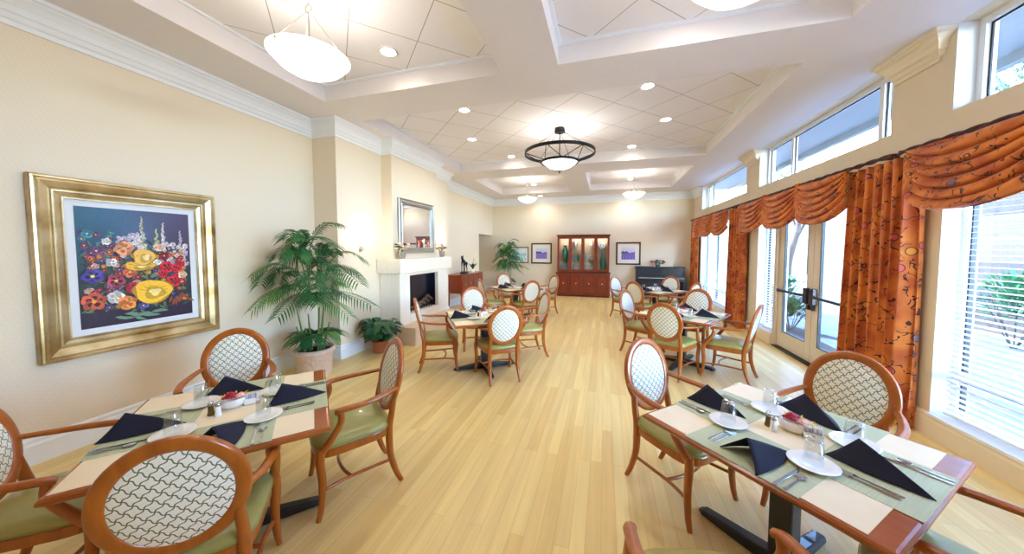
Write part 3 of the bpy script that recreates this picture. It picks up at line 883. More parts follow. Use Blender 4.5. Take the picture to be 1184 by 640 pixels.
for T in TABLES:
    cx, cy = T['c']; rr = radians(T['r']); nm = T['n']
    t = place('table', (cx, cy, 0), rr, T['label'], 'square dining tables')
    def W(x, y): return (cx+x*cos(rr)-y*sin(rr), cy+x*sin(rr)+y*cos(rr))
    x, y = W(0, 0)
    place('topper', (x, y, TZ+.0004), rr+(0 if nm != 'flower painting table' else 0), 'cream cloth lying on the '+nm, 'cream table toppers')
    for i, (px, py, fa) in enumerate(T['chairs']):
        # fa: rotation of the chair about z so that +Y faces the table
        lab = 'oval-backed wooden armchair with green seat, %s of %s' % (T['sides'][i], nm)
        place('chair', (px, py, 0), radians(fa), lab, 'oval-backed dining armchairs')
    for i in range(4):
        a = i*pi/2   # 0 near (-y), 1 right (+x), 2 far (+y), 3 left (-x)
        o = Vector((sin(a), -cos(a))); rt = Vector((cos(a), sin(a)))
        side = T['sides'][i]
        def at(r, out, z):
            q = o*out+rt*r; wx, wy = W(q.x, q.y); return (wx, wy, z)
        rz = rr+a
        place('mat', at(0, .305, TZ+.0022), rz, 'sage placemat on %s, %s' % (nm, side), 'sage placemats')
        zz = TZ+.0036
        j = (JIT.random()-.5)
        place('napkin', at((.035 if i == 0 else .01)+.015*j, .32, zz+.001), rz+.3*j+(-.3, 3.0, 1.2, -.2)[i], 'folded navy napkin on %s, %s' % (nm, side), 'navy napkins')
        place('plate', at(.165, .19+.01*j, zz), rz, 'round white side plate on %s, %s' % (nm, side), 'white side plates')
        place('glass', at(.165, .19+.01*j, zz+.0085), rz, 'upturned clear tumbler on %s, %s' % (nm, side), 'upturned tumblers')
        if T['cut']:
            place('fork', at(-.125, .315, zz), rz+pi*0, 'outer steel fork on %s, %s' % (nm, side), 'steel forks')
            place('fork', at(-.15, .31, zz), rz, 'farther-out second steel fork on %s, %s' % (nm, side), 'steel forks')
            place('knife', at(.15, .37, zz), rz, 'steel knife on %s, %s' % (nm, side), 'steel knives')
            place('spoon', at(.18, .385, zz), rz, 'steel teaspoon on %s, %s' % (nm, side), 'steel spoons')
    z0 = TZ+.0022
    q = W(-.0, .06); place('flowers', (q[0], q[1], z0), rr+.3, 'small crimson and cream flower arrangement on '+nm, 'table flowers')
    q = W(-.085, .0); place('pepper', (q[0], q[1], z0), rr, 'brown pepper shaker on '+nm, 'pepper shakers')
    q = W(-.05, -.03); place('salt', (q[0], q[1], z0), rr, 'white salt shaker on '+nm, 'salt shakers')
    if 'B' in T['items']: q = W(.085, .065); place('caddy', (q[0], q[1], z0), rr, 'white sugar packet caddy on '+nm, 'sugar caddies')
    if 'C' in T['items'] and nm == 'curtain table':
        q = W(.06, .125); place('candle', (q[0], q[1], z0), rr, 'small yellow candle cup on '+nm, 'candles')
        q = W(.075, .055); place('caddy', (q[0], q[1], z0), rr+.4, 'white sugar packet caddy on '+nm, 'sugar caddies')
if 'candle' not in used: pass
for o in [o for o in bpy.data.objects if o.name.startswith('dining_table')]: pass
# ------------------------------------------------------------------ pictures
def frame_mb(b, w, h, prof):
    """mitred frame in local x(width) z(height), profile (inset, depth toward -y)"""
    n = len(prof); vs = []
    for (sx, sz) in ((-1, -1), (1, -1), (1, 1), (-1, 1)):
        for d, t in prof: vs.append((sx*(w/2-d), -t, sz*(h/2-d)))
    fs = []
    for k in range(4):
        k2 = (k+1) % 4
        for j in range(n):
            j2 = (j+1) % n; fs.append((k*n+j, k2*n+j, k2*n+j2, k*n+j2))
    b.add(vs, fs)
def blob(b, cx, cz, r, col, y, n=18, wob=.12, sx=1, sz=1, ph=0):
    vs = [(cx, y, cz)]+[(cx+r*sx*(1+wob*sin(3*2*pi*k/n+ph)+wob*.5*sin(5*2*pi*k/n+ph*2))*cos(2*pi*k/n), y, cz+r*sz*(1+wob*sin(3*2*pi*k/n+ph))*sin(2*pi*k/n)) for k in range(n)]
    b.col = col; b.add(vs, [(0, k+1, (k+1) % n+1) for k in range(n)])
def shade(c, k): return tuple(max(0, min(255, x*k)) for x in c)
def painting_flowers(w, h):
    """still life of garden flowers, origin at the centre, facing -y"""
    b = MB(); R = random.Random(11); y = 0
    nx, nz = 64, 64
    for i in range(nx):
        for k in range(nz):
            x0, x1, z0, z1 = (i/nx-.5)*w, ((i+1)/nx-.5)*w, (k/nz-.5)*h, ((k+1)/nz-.5)*h
            u, v = (i+.5)/nx, (k+.5)/nz
            top = Vector((40, 96, 124)); topr = Vector((84, 70, 104)); mid = Vector((44, 62, 66)); bot = Vector((44, 24, 58))
            c = (top.lerp(topr, u) if v > .65 else (mid.lerp(top.lerp(topr, u), max(0, (v-.4)/.25)) if v > .4 else bot.lerp(mid, v/.4)))
            c = c*(.95+.08*sin(u*9)*sin(v*7)+.25*math.exp(-((u-.45)**2+(v-.93)**2)*9))
            b.col = tuple(min(255, q) for q in c); b.add([(x0, 0, z0), (x1, 0, z0), (x1, 0, z1), (x0, 0, z1)], [(0, 1, 2, 3)])
    L = [0]
    def yy(): L[0] += 1; return -.0004-.0000025*L[0]
    def XZ(u, v): return (u-.5)*w, (.5-v)*h
    def leaf(u, v, a, l, col):
        x, z = XZ(u, v); b.col = col; q = yy()
        d = Vector((cos(a), sin(a))); p = Vector((-d.y, d.x)); o = Vector((x, z)); l *= w
        pts = [o, o+d*l*.35+p*l*.14, o+d*l*.75+p*l*.09, o+d*l, o+d*l*.75-p*l*.09, o+d*l*.35-p*l*.14]
        b.add([(t.x, q, t.y) for t in pts], [tuple(range(6))])
    def flower(u, v, r, col, n=5, core=(240, 210, 80), dark=None, ruff=.1):
        x, z = XZ(u, v); r *= w; ph = R.random()*6
        for k in range(n):
            a = ph+2*pi*k/n; c = shade(col, .8+.4*((k % 3)/2)*.8)
            blob(b, x+r*.52*cos(a), z+r*.52*sin(a), r*.52, c, yy(), 14, ruff, ph=k)
            blob(b, x+r*.42*cos(a), z+r*.42*sin(a), r*.24, shade(dark or col, .72), yy(), 10, .1)
        blob(b, x, z, r*.2, core, yy(), 10, .1)
    for k in range(320):
        leaf(R.random()*.9+.05, .3+.6*R.random(), R.random()*6.28, .05+.06*R.random(), R.choice([(52, 84, 60), (34, 62, 52), (96, 120, 90), (70, 52, 60), (36, 50, 66), (120, 128, 84)]))
    # spires
    for (u, v0, v1, c) in ((.53, .06, .34, (214, 214, 176)), (.73, .1, .36, (246, 238, 238)), (.66, .16, .36, (190, 206, 150)), (.9, .17, .42, (200, 196, 222)), (.48, .2, .3, (236, 220, 220))):
        for k in range(26):
            t = k/25; flower(u+(.006+.022*t)*(R.random()-.5)*2, v0+(v1-v0)*t, .008+.014*t, shade(c, .85+.25*R.random()), 4, (220, 120, 130))
    for k in range(46):
        flower(.3+.25*R.random(), .2+.16*R.random(), .014+.012*R.random(), R.choice([(226, 226, 238), (200, 190, 224), (240, 236, 240)]), 5, (230, 220, 150))
    for k in range(40):
        flower(.76+.2*R.random(), .3+.2*R.random(), .014+.016*R.random(), R.choice([(232, 226, 240), (190, 180, 214), (240, 210, 220)]), 5, (200, 90, 120))
    for k in range(26): flower(.03+.24*R.random(), .2+.24*R.random(), .022+.015*R.random(), R.choice([(90, 60, 120), (70, 130, 150), (120, 60, 110)]), 5)
    for k in range(170):
        u, v = .05+.9*R.random(), .36+.5*R.random()
        flower(u, v, .018+.02*R.random(), R.choice([(150, 50, 60), (196, 96, 60), (120, 60, 110), (206, 170, 160), (160, 40, 70), (90, 70, 140), (214, 150, 70), (96, 110, 80), (70, 90, 70)]), 5)
    flower(.08, .22, .05, (60, 140, 160), 4, (180, 210, 200)); flower(.22, .28, .04, (232, 232, 240), 5)
    flower(.14, .36, .05, (120, 70, 130), 5); flower(.35, .4, .03, (200, 190, 200), 5)
    flower(.36, .34, .085, (222, 150, 110), 6, (236, 170, 120), ruff=.16)
    flower(.67, .33, .05, (238, 196, 178), 8, (230, 160, 140)); flower(.72, .41, .05, (140, 30, 56), 7)
    flower(.25, .46, .05, (224, 218, 224), 4, (240, 240, 230)); flower(.65, .47, .038, (232, 238, 244), 6)
    flower(.1, .57, .085, (74, 66, 168), 5, (236, 214, 90), (38, 30, 96)); flower(.28, .62, .08, (178, 66, 100), 5, (240, 200, 90), (96, 20, 60))
    flower(.4, .55, .065, (220, 110, 76), 5, (240, 190, 70)); flower(.27, .76, .075, (222, 226, 242), 5, (244, 214, 90))
    flower(.42, .69, .07, (176, 30, 66), 6, (90, 10, 40)); flower(.1, .78, .1, (206, 92, 62), 5, (230, 160, 60), (96, 16, 50), .14)
    flower(.36, .82, .085, (230, 140, 66), 6, (200, 90, 40)); flower(.5, .86, .05, (88, 90, 176), 4, (236, 214, 90))
    for (u, v, r) in ((.74, .52, .075), (.84, .53, .06), (.86, .62, .055), (.8, .66, .075), (.7, .58, .05), (.88, .49, .05)): flower(u, v, r, (206, 32, 54), 6, (44, 60, 50), (130, 10, 40), .14)
    flower(.9, .6, .05, (238, 206, 170), 5, (240, 214, 120))
    for k in range(9): leaf(.78+.02*k, .8+.03*sin(k), -1.9+.15*k, .1, (150, 78, 48))
    for k in range(10): leaf(.25+.04*k, .93+.02*sin(k*2), -.3+.25*sin(k), .13, (112, 146, 126))
    # large yellow blossoms
    def big(u, v, rx, rz, c):
        x, z = XZ(u, v)
        blob(b, x, z, rx*w, shade(c, .72), yy(), 26, .07, 1.05, rz/rx); blob(b, x, z+.004, rx*w*.96, c, yy(), 26, .09, 1, rz/rx, 1)
        blob(b, x+.01, z-.012, rx*w*.55, shade(c, .82), yy(), 20, .12, 1, rz/rx, 2); blob(b, x+.012, z-.006, rx*w*.3, (250, 224, 150), yy(), 16, .2, 1, rz/rx)
        for k in range(7):
            a = -.3+k*.5; q = yy(); b.col = shade(c, .62); d = Vector((cos(a), sin(a)))*rx*w*.8
            b.add([(x, q, z), (x+d.x*.98, q, z+d.y*.6+.002), (x+d.x, q, z+d.y*.6-.002)], [(0, 1, 2)])
    big(.49, .5, .14, .055, (240, 188, 64)); big(.53, .42, .1, .1, (244, 196, 92)); blob(b, *XZ(.56, .42), .03*w, (250, 226, 170), yy(), 14, .2, .6, 1.4)
    big(.6, .74, .18, .15, (250, 198, 58))
    for k in range(8): leaf(.62, .6, 1.1+k*.35, .05, (96, 140, 132))
    b.col = None
    return b
def lavender(b, w, h, sky, hill, field):
    nx, nz = 26, 22; R = random.Random(4)
    for i in range(nx):
        for k in range(nz):
            x0, x1, z0, z1 = (i/nx-.5)*w, ((i+1)/nx-.5)*w, (k/nz-.5)*h, ((k+1)/nz-.5)*h
            u, v = (i+.5)/nx, (k+.5)/nz; hz = .62+.06*sin(u*7)+.03*sin(u*19)
            c = shade(sky, .9+.2*v) if v > hz else (shade(hill, .8+.5*R.random()) if v > .52 else shade(field, .85+.4*abs(sin((u-.5)*14/(1.15-v)))+.2*R.random()))
            b.col = c; b.add([(x0, 0, z0), (x1, 0, z0), (x1, 0, z1), (x0, 0, z1)], [(0, 1, 2, 3)])
    b.col = None
def picture(label, loc, rz, w, h, fw, fmat, matw, art, mat2=None, prof=None):
    root = empty('framed_picture', label, 'picture', loc, rz)
    b = MB(); prof = prof or [(0, 0), (0, .025), (.006, .03), (fw*.5, .024), (fw-.008, .028), (fw, .02), (fw, 0)]
    frame_mb(b, w, h, prof); b.build('picture_frame', fmat, root)
    b = MB(); b.box(-w/2+fw-.01, w/2-fw+.01, -.012, -.002, -h/2+fw-.01, h/2-fw+.01); b.build('mat_board', mat2 or M['matboard'], root)
    aw, ah = w-2*fw-2*matw, h-2*fw-2*matw
    b = art(aw, ah) if art else MB()
    o = b.build('artwork', M['paint'], root); o.location = (0, -.0135, 0)
    return root
PW, PH = 1.19, 1.465
gp = [(0, 0), (0, .05), (.008, .058), (.022, .06), (.03, .052), (.045, .058), (.085, .042), (.1, .03), (.108, .036), (.118, .036), (.125, .028), (.15, .02), (.158, .026), (.168, .026), (.17, 0)]
picture('large still life of garden flowers in wide gold frame on near wall', (XL+.003, 1.912, 1.487), pi/2, PW, PH, .165, M['gold'], .055, painting_flowers, M['gloss_mat'], gp)
def art_lav(seed, sky, hill, field):
    def f(w, h):
        b = MB(); lavender(b, w, h, sky, hill, field); return b
    return f
picture('lavender field print in dark frame beside the hutch and far palm', (-2.26, YB-.003, 1.47), 0, .77, .76, .05, M['lightwood'], .13, art_lav(1, (196, 202, 232), (74, 66, 120), (110, 92, 168)))
picture('lavender field print in dark frame above the piano end', (.77, YB-.003, 1.48), 0, .8, .78, .05, M['lightwood'], .13, art_lav(2, (200, 204, 236), (90, 80, 130), (104, 84, 164)))
picture('pale lake print in thin frame half hidden behind the far palm', (-3.12, YB-.003, 1.41), 0, .74, .6, .03, M['lightwood'], .07, art_lav(3, (206, 224, 232), (120, 160, 160), (150, 190, 200)))

# ------------------------------------------------------------------ fireplace
fp = empty('fireplace', 'white limestone fireplace with deep mantel and dark firebox', 'fireplace', (-3.55, 5.56, 0))
def F(b, name, mat, bev=.006): return b.build(name, mat, fp, bevel=bev)
# local coordinates: x out from the breast, y along
b = MB(); b.box(0, .27, -.93, .93, 1.225, 1.47); b.box(-.2, 0, -.93, -.765, 1.225, 1.47); b.box(-.2, 0, .765, .93, 1.225, 1.47); F(b, 'mantel', M['stonewhite'])
b = MB(); b.box(0, .2, -.86, -.56, .3, 1.225); b.box(-.2, 0, -.86, -.765, .0, 1.225); F(b, 'surround_leg', M['stonewhite'])
b = MB(); b.box(0, .2, .45, .86, .3, 1.225); b.box(-.2, 0, .765, .86, .0, 1.225); F(b, 'surround_leg', M['stonewhite'])
b = MB(); b.box(0, .2, -.56, .45, 1.165, 1.225); F(b, 'surround_lintel', M['stonewhite'])
b = MB(); b.box(0, .2, -.56, .45, .31, .47); F(b, 'surround_sill', M['stonewhite'])
b = MB(); b.box(0, .5, -.87, .87, 0, .31); F(b, 'hearth', M['stonetan'], .008)
fb = MB(); fb.box(.0, .012, -.56, .45, .47, 1.165); fb.box(.012, .13, -.56, -.54, .47, 1.165); fb.box(.012, .13, .43, .45, .47, 1.165)
fo = F(fb, 'firebox', M['firebrick'], 0)
R5 = random.Random(2)
for k in range(4):
    b = MB(); y0 = -.35+.14*k; b.tube([(.05, y0, .52+.03*(k % 2)), (.075, y0+.16, .55+.05*k), (.09, y0+.3, .54+.02*k)], .032, 8); b.build('log', M['log'], fo)
b = MB()
for k in range(9): b.box(.1, .112, -.4+.09*k, -.388+.09*k, .48, .54)
b.box(.098, .114, -.42, .36, .505, .52); b.build('grate', M['blackmetal'], fo)
# mirror
mr = empty('wall_mirror', 'rectangular mirror with beaded silver frame above the mantel', 'mirror', (-3.547, 5.55, 2.06), pi/2)
b = MB(); frame_mb(b, 1.2, 1.0, [(0, 0), (0, .03), (.012, .04), (.03, .03), (.075, .03), (.09, .04), (.105, .028), (.11, .01), (.11, 0)]); b.build('mirror_frame', M['silverframe'], mr)
b = MB()
for i in range(46):
    for (x, z) in (((i+.5)/46*1.08-.54, .447), ((i+.5)/46*1.08-.54, -.447)): b.sphere((x, -.032, z), .013, 6, 4)
for i in range(36):
    for (x, z) in ((.547, (i+.5)/36*.84-.42), (-.547, (i+.5)/36*.84-.42)): b.sphere((x, -.032, z), .013, 6, 4)
b.build('frame_beading', M['silverframe'], mr)
b = MB(); b.box(-.5, .5, -.012, -.004, -.4, .4); b.build('mirror_glass', M['mirror'], mr)
def mantel_flowers(loc, label, seed):
    root = empty('potted_flowers', label, 'flowers', loc)
    b = MB(); b.lathe([(.04, 0), (.05, .01), (.062, .1), (.066, .13), (.06, .13), (.055, .11), (.001, .11)], 16, cap1=False); b.build('vase', M['silverframe'], root)
    R = random.Random(seed)
    for nm, mt, n in (('cream_blooms', M['creamflower'], 8), ('pink_blooms', M['pinkflower'], 6), ('dark_leaves', M['leaf2'], 10)):
        b = MB()
        for k in range(n):
            a = R.random()*6.28; r = .1*sqrt(R.random()); c = (r*cos(a)*.9, r*sin(a)*1.3, .17+.1*R.random())
            if nm == 'dark_leaves': b.sphere(c, .035, 7, 4, 1.4, .5, .4)
            else:
                for q in range(6): b.sphere((c[0]+.018*cos(q), c[1]+.018*sin(q), c[2]+.008*(q % 2)), .02, 7, 5, 1, 1, .7)
        b.build(nm, mt, root)
    b = MB(); [b.tube([(0, 0, .1), (.02*cos(k), .04*sin(k), .2)], .004, 5) for k in range(8)]; b.build('stems', M['stem'], root)
mantel_flowers((-3.4, 4.86, 1.47), 'cream and pink flowers in vase on near end of mantel', 1)
mantel_flowers((-3.4, 6.28, 1.47), 'pink flowers in vase on far end of mantel', 4)

def sconce(loc, label):
    root = empty('wall_sconce', label, 'wall lamp', loc)
    b = MB(); b.cbox((.006, 0, -.02), (.012, .07, .2)); b.build('back_plate', M['nickel'], root, bevel=.004)
    b = MB(); b.tube([(.01, 0, -.08), (.06, 0, -.09), (.08, 0, -.05)], .008, 8); b.build('bracket', M['nickel'], root)
    b = MB(); b.lathe([(.03, -.05), (.07, .0), (.09, .07), (.086, .07), (.066, .004), (.001, -.04)], 20, .8, 1, True, False, (.09, 0, 0)); b.build('shade', M['sconce_glass'], root)
    L = bpy.data.lights.new('sconce_bulb', 'POINT'); L.energy = 3; L.color = (1, .9, .76); L.shadow_soft_size = .04
    o = bpy.data.objects.new('sconce_bulb', L); COL.objects.link(o); o.parent = root; o.location = (.1, 0, .12)
sconce((-3.76, 4.27, 1.72), 'lit glass sconce on pillar behind the near palm')
sconce((-3.76, 6.8, 1.72), 'lit glass sconce on pillar beyond the mantel')

# ------------------------------------------------------------------ credenza, dog statue, orchid
cr = empty('credenza', 'mahogany credenza with diamond veneer doors beyond the fireplace', 'cabinet', (-3.93, 8.72, 0))
b = MB(); b.box(-.23, .21, -.76, .76, .42, .9); b.build('carcass', M['hutch'], cr, bevel=.006)
b = MB(); b.box(-.235, .235, -.79, .79, .9, .93); b.build('top', M['hutch'], cr, bevel=.008)
for k in range(4):
    y = -.57+.38*k; b = MB(); b.box(.21, .232, y-.18, y+.18, .44, .88); d = b.build('door', M['hutch'], cr, bevel=.004)
    b = MB()
    for q in (-1, 1): b.add([(.233, y, .66+q*.2), (.233, y+.15, .66), (.236, y, .66+q*.17), (.236, y+.125, .66), (.233, y-.15, .66), (.236, y-.125, .66)], [(0, 1, 3, 2), (0, 2, 5, 4)])
    b.build('diamond_inlay', M['tablewood'], d)
    b = MB(); b.sphere((.243, y, .66), .012, 8, 6); b.build('knob', M['nickel'], d)
for sx in (-.2, .19):
    for y in (-.73, .73):
        b = MB(); b.tube([(sx, y, .42), (sx, y, .1), (sx, y, 0)], [.03, .024, .016], 8); b.build('leg', M['hutchdark'], cr)
dg = empty('dog_statue', 'dark standing hound statue on the credenza', 'statue', (-3.86, 8.42, .93), pi+.15); dg.scale = (1.2, 1.2, 1.2)
b = MB(); b.lathe([(.13, 0), (.135, .02), (.12, .05), (.001, .055)], 20, .7, 1.3, True, False); b.build('plinth', M['piano'], dg)
def skin(name, verts, edges, radii, mat, parent, sub=2, rootv=0):
    me = bpy.data.meshes.new(name); me.from_pydata(verts, edges, []); me.materials.append(mat)
    o = bpy.data.objects.new(name, me); COL.objects.link(o); o.parent = parent
    sk = o.modifiers.new('skin', 'SKIN'); sk.use_smooth_shade = True
    if not me.skin_vertices: me.attributes.new('x', 'FLOAT', 'POINT') if False else None
    bpy.context.view_layer.objects.active = o
    return o, sk
def tubes_body(b, chains):
    for pts, rad in chains:
        p = bez(pts, 5); n = len(p); r = [rad[min(len(rad)-1, int(i/(n-1)*(len(rad)-1)))]+(rad[min(len(rad)-1, int(i/(n-1)*(len(rad)-1))+1)]-rad[min(len(rad)-1, int(i/(n-1)*(len(rad)-1)))])*((i/(n-1)*(len(rad)-1)) % 1) for i in range(n)]
        b.tube(p, r, 10)
        b.sphere(p[0], r[0], 8, 6); b.sphere(p[-1], r[-1], 8, 6)
# standing slender hound: body along +y, head raised
b = MB(); b.T = Matrix.Translation((0, 0, .05))
tubes_body(b, [([(0, .12, .26), (0, .06, .25), (0, -.02, .235), (0, -.1, .22), (0, -.15, .19)], [.03, .045, .04, .026, .034]),
               ([(0, .09, .26), (0, .13, .305), (0, .15, .345)], [.036, .027, .024]),
               ([(0, .14, .355), (0, .185, .35), (0, .225, .33)], [.027, .019, .011]),
               ([(.02, .1, .24), (.024, .105, .12), (.024, .11, .01)], [.02, .011, .01]), ([(-.02, .1, .24), (-.024, .105, .12), (-.024, .11, .01)], [.02, .011, .01]),
               ([(.022, -.14, .2), (.028, -.1, .12), (.026, -.16, .07), (.026, -.14, .01)], [.03, .016, .01, .01]), ([(-.022, -.14, .2), (-.028, -.1, .12), (-.026, -.16, .07), (-.026, -.14, .01)], [.03, .016, .01, .01]),
               ([(0, -.17, .2), (0, -.21, .13), (0, -.23, .06)], [.01, .006, .004]),
               ([(.014, .14, .375), (.022, .12, .385)], [.009, .003]), ([(-.014, .14, .375), (-.022, .12, .385)], [.009, .003])])
b.build('dog', M['bronze'], dg)
orc = empty('potted_orchid', 'white orchid in a pale pot on far end of credenza', 'plant', (-3.86, 9.05, .93))
b = MB(); b.lathe([(.045, 0), (.05, .01), (.06, .09), (.055, .09), (.001, .08)], 16, cap1=False); b.build('pot', M['white'], orc)
b = MB()
for k in range(6):
    a = k*1.05; d = Vector((cos(a), sin(a), 0)); s = Vector((-sin(a), cos(a), 0))
    b.grid(lambda u, v, d=d, s=s: tuple(d*(.15*u)+s*(.035*sin(pi*min(.98, u+.05))*(v-.5)*2)+Vector((0, 0, .09+.3*u-.12*u*u))), 8, 3)
b.build('leaves', M['leaf2'], orc)
for q in (0, 1):
    b = MB(); pts = bez([(0, 0, .08), (.01, .02*q, .3), (.02, .05+.04*q, .5), (.04, .12+.04*q, .56-.05*q)], 6); b.tube(pts, .004, 6); b.build('stem', M['stem'], orc)
b = MB()
for q in range(7):
    c = Vector((.02+.01*q*.3, .04+.014*q, .46+.11*sin(q*.45)))
    for k in range(5):
        a = 2*pi*k/5; b.sphere((c.x, c.y+.03*cos(a), c.z+.03*sin(a)), .025, 8, 5, .35, 1, 1)
b.build('blossoms', M['creamflower'], orc)

# ------------------------------------------------------------------ palms and lily
def frond(b, base, a, rise, length, droop, R, lw=.022, ll=.2, n=22):
    """arching stalk with two rows of drooping leaflets"""
    d = Vector((cos(a), sin(a), 0)); P = Vector(base)
    pts = []
    for i in range(15):
        t = i/14
        pts.append(P+d*(length*(.25*t+.75*t*t)*.9)+Vector((0, 0, rise*(t*1.55-.75*t*t) - droop*t**3)))
    b.tube([tuple(p) for p in pts], taper(15, .007, .0025), 5)
    side = Vector((-d.y, d.x, 0))
    for i in range(n):
        t = .28+.72*i/(n-1); k = t*14; j = min(13, int(k)); p = pts[j].lerp(pts[j+1], k-j); tg = (pts[j+1]-pts[j]).normalized()
        L = ll*(sin(pi*min(1, (t-.2)*1.1))*.75+.35)*(.85+.3*R.random())
        for s in (-1, 1):
            dr = (tg*.75+side*s*.85+Vector((0, 0, .12))).normalized(); w = lw*(.8+.3*R.random())
            nn = tg.cross(dr).normalized(); wv = nn.cross(dr).normalized()
            q1 = p+dr*L*.35+wv*w*.5; q2 = p+dr*L*.35-wv*w*.5; q3 = p+dr*L*.72+wv*w*.35+Vector((0, 0, -L*.16)); q4 = p+dr*L*.72-wv*w*.35+Vector((0, 0, -L*.16)); q5 = p+dr*L+Vector((0, 0, -L*.42))
            b.add([tuple(p), tuple(q1), tuple(q2), tuple(q3), tuple(q4), tuple(q5)], [(0, 1, 2), (1, 3, 4, 2), (3, 5, 4)], True)
def keep(b, lim):
    """leaves bend where they meet the walls"""
    out = []
    for x, y, z in b.v:
        def soft(q, l): return q if q < l-.25 else l-.25+.23*math.tanh((q-l+.25)/.23)
        if 'x' in lim: x = -soft(-x, lim['x'])
        if 'y' in lim and (x < lim.get('xy', 9)): y = soft(y, lim['y'])
        out.append((x, y, z))
    b.v = out
def palm(label, loc, H, potr, poth, seed, potm, spec, lim={}, sc=1.0):
    rz = 0.0
    root = empty('potted_palm', label, 'plant', loc, rz)
    b = MB(); b.lathe([(potr*.86, 0), (potr*.9, .02), (potr*.98, poth*.8), (potr*1.1, poth*.84), (potr*1.12, poth*.94), (potr*1.04, poth), (potr*.96, poth*.97), (potr*.92, poth*.86), (.001, poth*.85)], 40, cap1=False); b.build('pot', potm, root)
    b = MB(); b.lathe([(.001, poth*.9), (potr*.93, poth*.88)], 30, cap0=False, cap1=False); b.build('soil', M['soil'], root)
    R = random.Random(seed)
    stems = []
    for k in range(9):
        a = R.random()*6.28; r = potr*.42*sqrt(R.random())+.02; x, y = r*cos(a), r*sin(a); h = H*(.42+.2*R.random())
        tx, ty = x*1.8, y*1.8
        b = MB(); b.tube([(x, y, poth*.85), ((x+tx)/2*1.02, (y+ty)/2, (poth+h)/2), (tx, ty, h)], [.014, .011, .008], 7); b.build('stem', M['stem'], root); stems.append((tx, ty, h))
    for i, (adeg, rise, ln, droop, z) in enumerate(spec):
        st = stems[i % len(stems)]; b = MB(); s = (st[0]*z/H, st[1]*z/H, z)
        frond(b, s, radians(adeg), rise*sc, ln*sc, droop*sc, R, ll=.23*sc, lw=.02*sc); keep(b, lim); b.build('frond', M['leaf'] if i % 4 else M['frondlight'], root)
    return root
RP = random.Random(21)
spec = []
for k in range(24):
    lvl = k/23
    spec.append((k*137.5+RP.random()*20, .26+.46*lvl, .66-.26*lvl+.1*RP.random(), .30-.08*lvl, .92+.5*lvl))
for k in range(7): spec.append((k*51+20, .24, .3, .1, .42))
spec += [(20, .86, .5, .12, 1.38), (-60, .62, .4, .12, 1.2), (120, .66, .4, .15, 1.2), (-15, .42, .8, .3, 1.2), (200, .5, .75, .34, 1.15), (-100, .34, .6, .3, 1.0), (0, .22, .9, .2, 1.0)]
palm('tall palm in a carved plaster pot beside the flower painting', (-3.62, 3.25, 0), 1.5, .215, .37, 5, M['pot'], spec, dict(x=.55, y=.56, xy=-.1))
spec2 = [(a, r, l*.85, d, z) for a, r, l, d, z in spec]
palm('palm in the far corner beside the credenza and pictures', (-3.3, 10.9, 0), 1.5, .2, .35, 9, M['terracotta'], spec2, dict(y=.84))

lily = empty('potted_lily', 'low dark green leafy plant in terracotta pot beside the hearth', 'plant', (-3.42, 4.27, 0))
b = MB(); b.lathe([(.09, 0), (.1, .01), (.13, .18), (.14, .2), (.12, .2), (.001, .18)], 24, cap1=False); b.build('pot', M['terracotta'], lily)
RL = random.Random(8)
for grp in range(3):
    b = MB()
    for k in range(34):
        a = RL.random()*6.28; L = .27+.14*RL.random(); ri = .14+.4*RL.random(); w = .042+.016*RL.random()
        d = Vector((cos(a), sin(a), 0)); s = Vector((-sin(a), cos(a), 0)); o = d*.03+Vector((0, 0, .18))
        def f(u, v, d=d, s=s, L=L, ri=ri, w=w, o=o):
            wd = w*(0.06 if u < .4 else sin(pi*min(1, (u-.4)/.6*.97+.03))**.7)
            return tuple(o+d*(L*(u*.85))+Vector((0, 0, ri*(1.7*u-1.35*u*u)*1.25 - .012*abs(v-.5)))+s*(wd*(v-.5)*2))
        b.grid(f, 11, 3)
    keep(b, dict(x=.37, y=.41)); b.build('foliage', (M['leaf2'], M['leaf'], M['leaf2'])[grp], lily)

# ------------------------------------------------------------------ hutch and china
hu = empty('china_hutch', 'mahogany china hutch with four glazed doors on far wall', 'cabinet', (-.725, 11.4, 0))
W2 = .87
b = MB(); b.box(-.9, .9, -.25, .3, .06, .8); b.build('base_cabinet', M['hutch'], hu, bevel=.006)
b = MB(); b.box(-.88, .88, -.22, .28, 0, .06); b.build('plinth', M['hutchdark'], hu)
b = MB(); b.box(-.915, .915, -.27, .3, .8, .835); b.build('waist_moulding', M['hutchdark'], hu, bevel=.008)
b = MB()
b.box(-W2, -W2+.03, -.16, .3, .835, 2.08); b.box(W2-.03, W2, -.16, .3, .835, 2.08); b.box(-W2+.03, W2-.03, .28, .3, .835, 2.08); b.box(-W2+.03, W2-.03, -.16, .28, 2.0, 2.08)
b.build('upper_case', M['hutch'], hu)
b = MB(); b.sweep([(W2+.0, .3), (W2, -.19), (-W2, -.19), (-W2, .3)][::-1], [(0, 2.06), (-.0, 2.13), (-.04, 2.13), (-.035, 2.1), (-.02, 2.06)]) if False else b.box(-.9, .9, -.2, .3, 2.08, 2.125); b.build('cornice', M['hutchdark'], hu, bevel=.012)
b = MB()
for x in (-.435, 0, .435): b.box(x-.012, x+.012, -.14, .28, .835, 2.0)
b.build('upright_divider', M['hutch'], hu)
b = MB(); b.box(-W2+.032, W2-.032, .27, .279, .84, 1.998); b.build('back_panel', M['paint_cream'], hu)
for z in (1.2, 1.6):
    b = MB(); b.box(-W2+.03, W2-.03, -.13, .28, z-.006, z+.006); b.build('glass_shelf', M['pane'], hu)
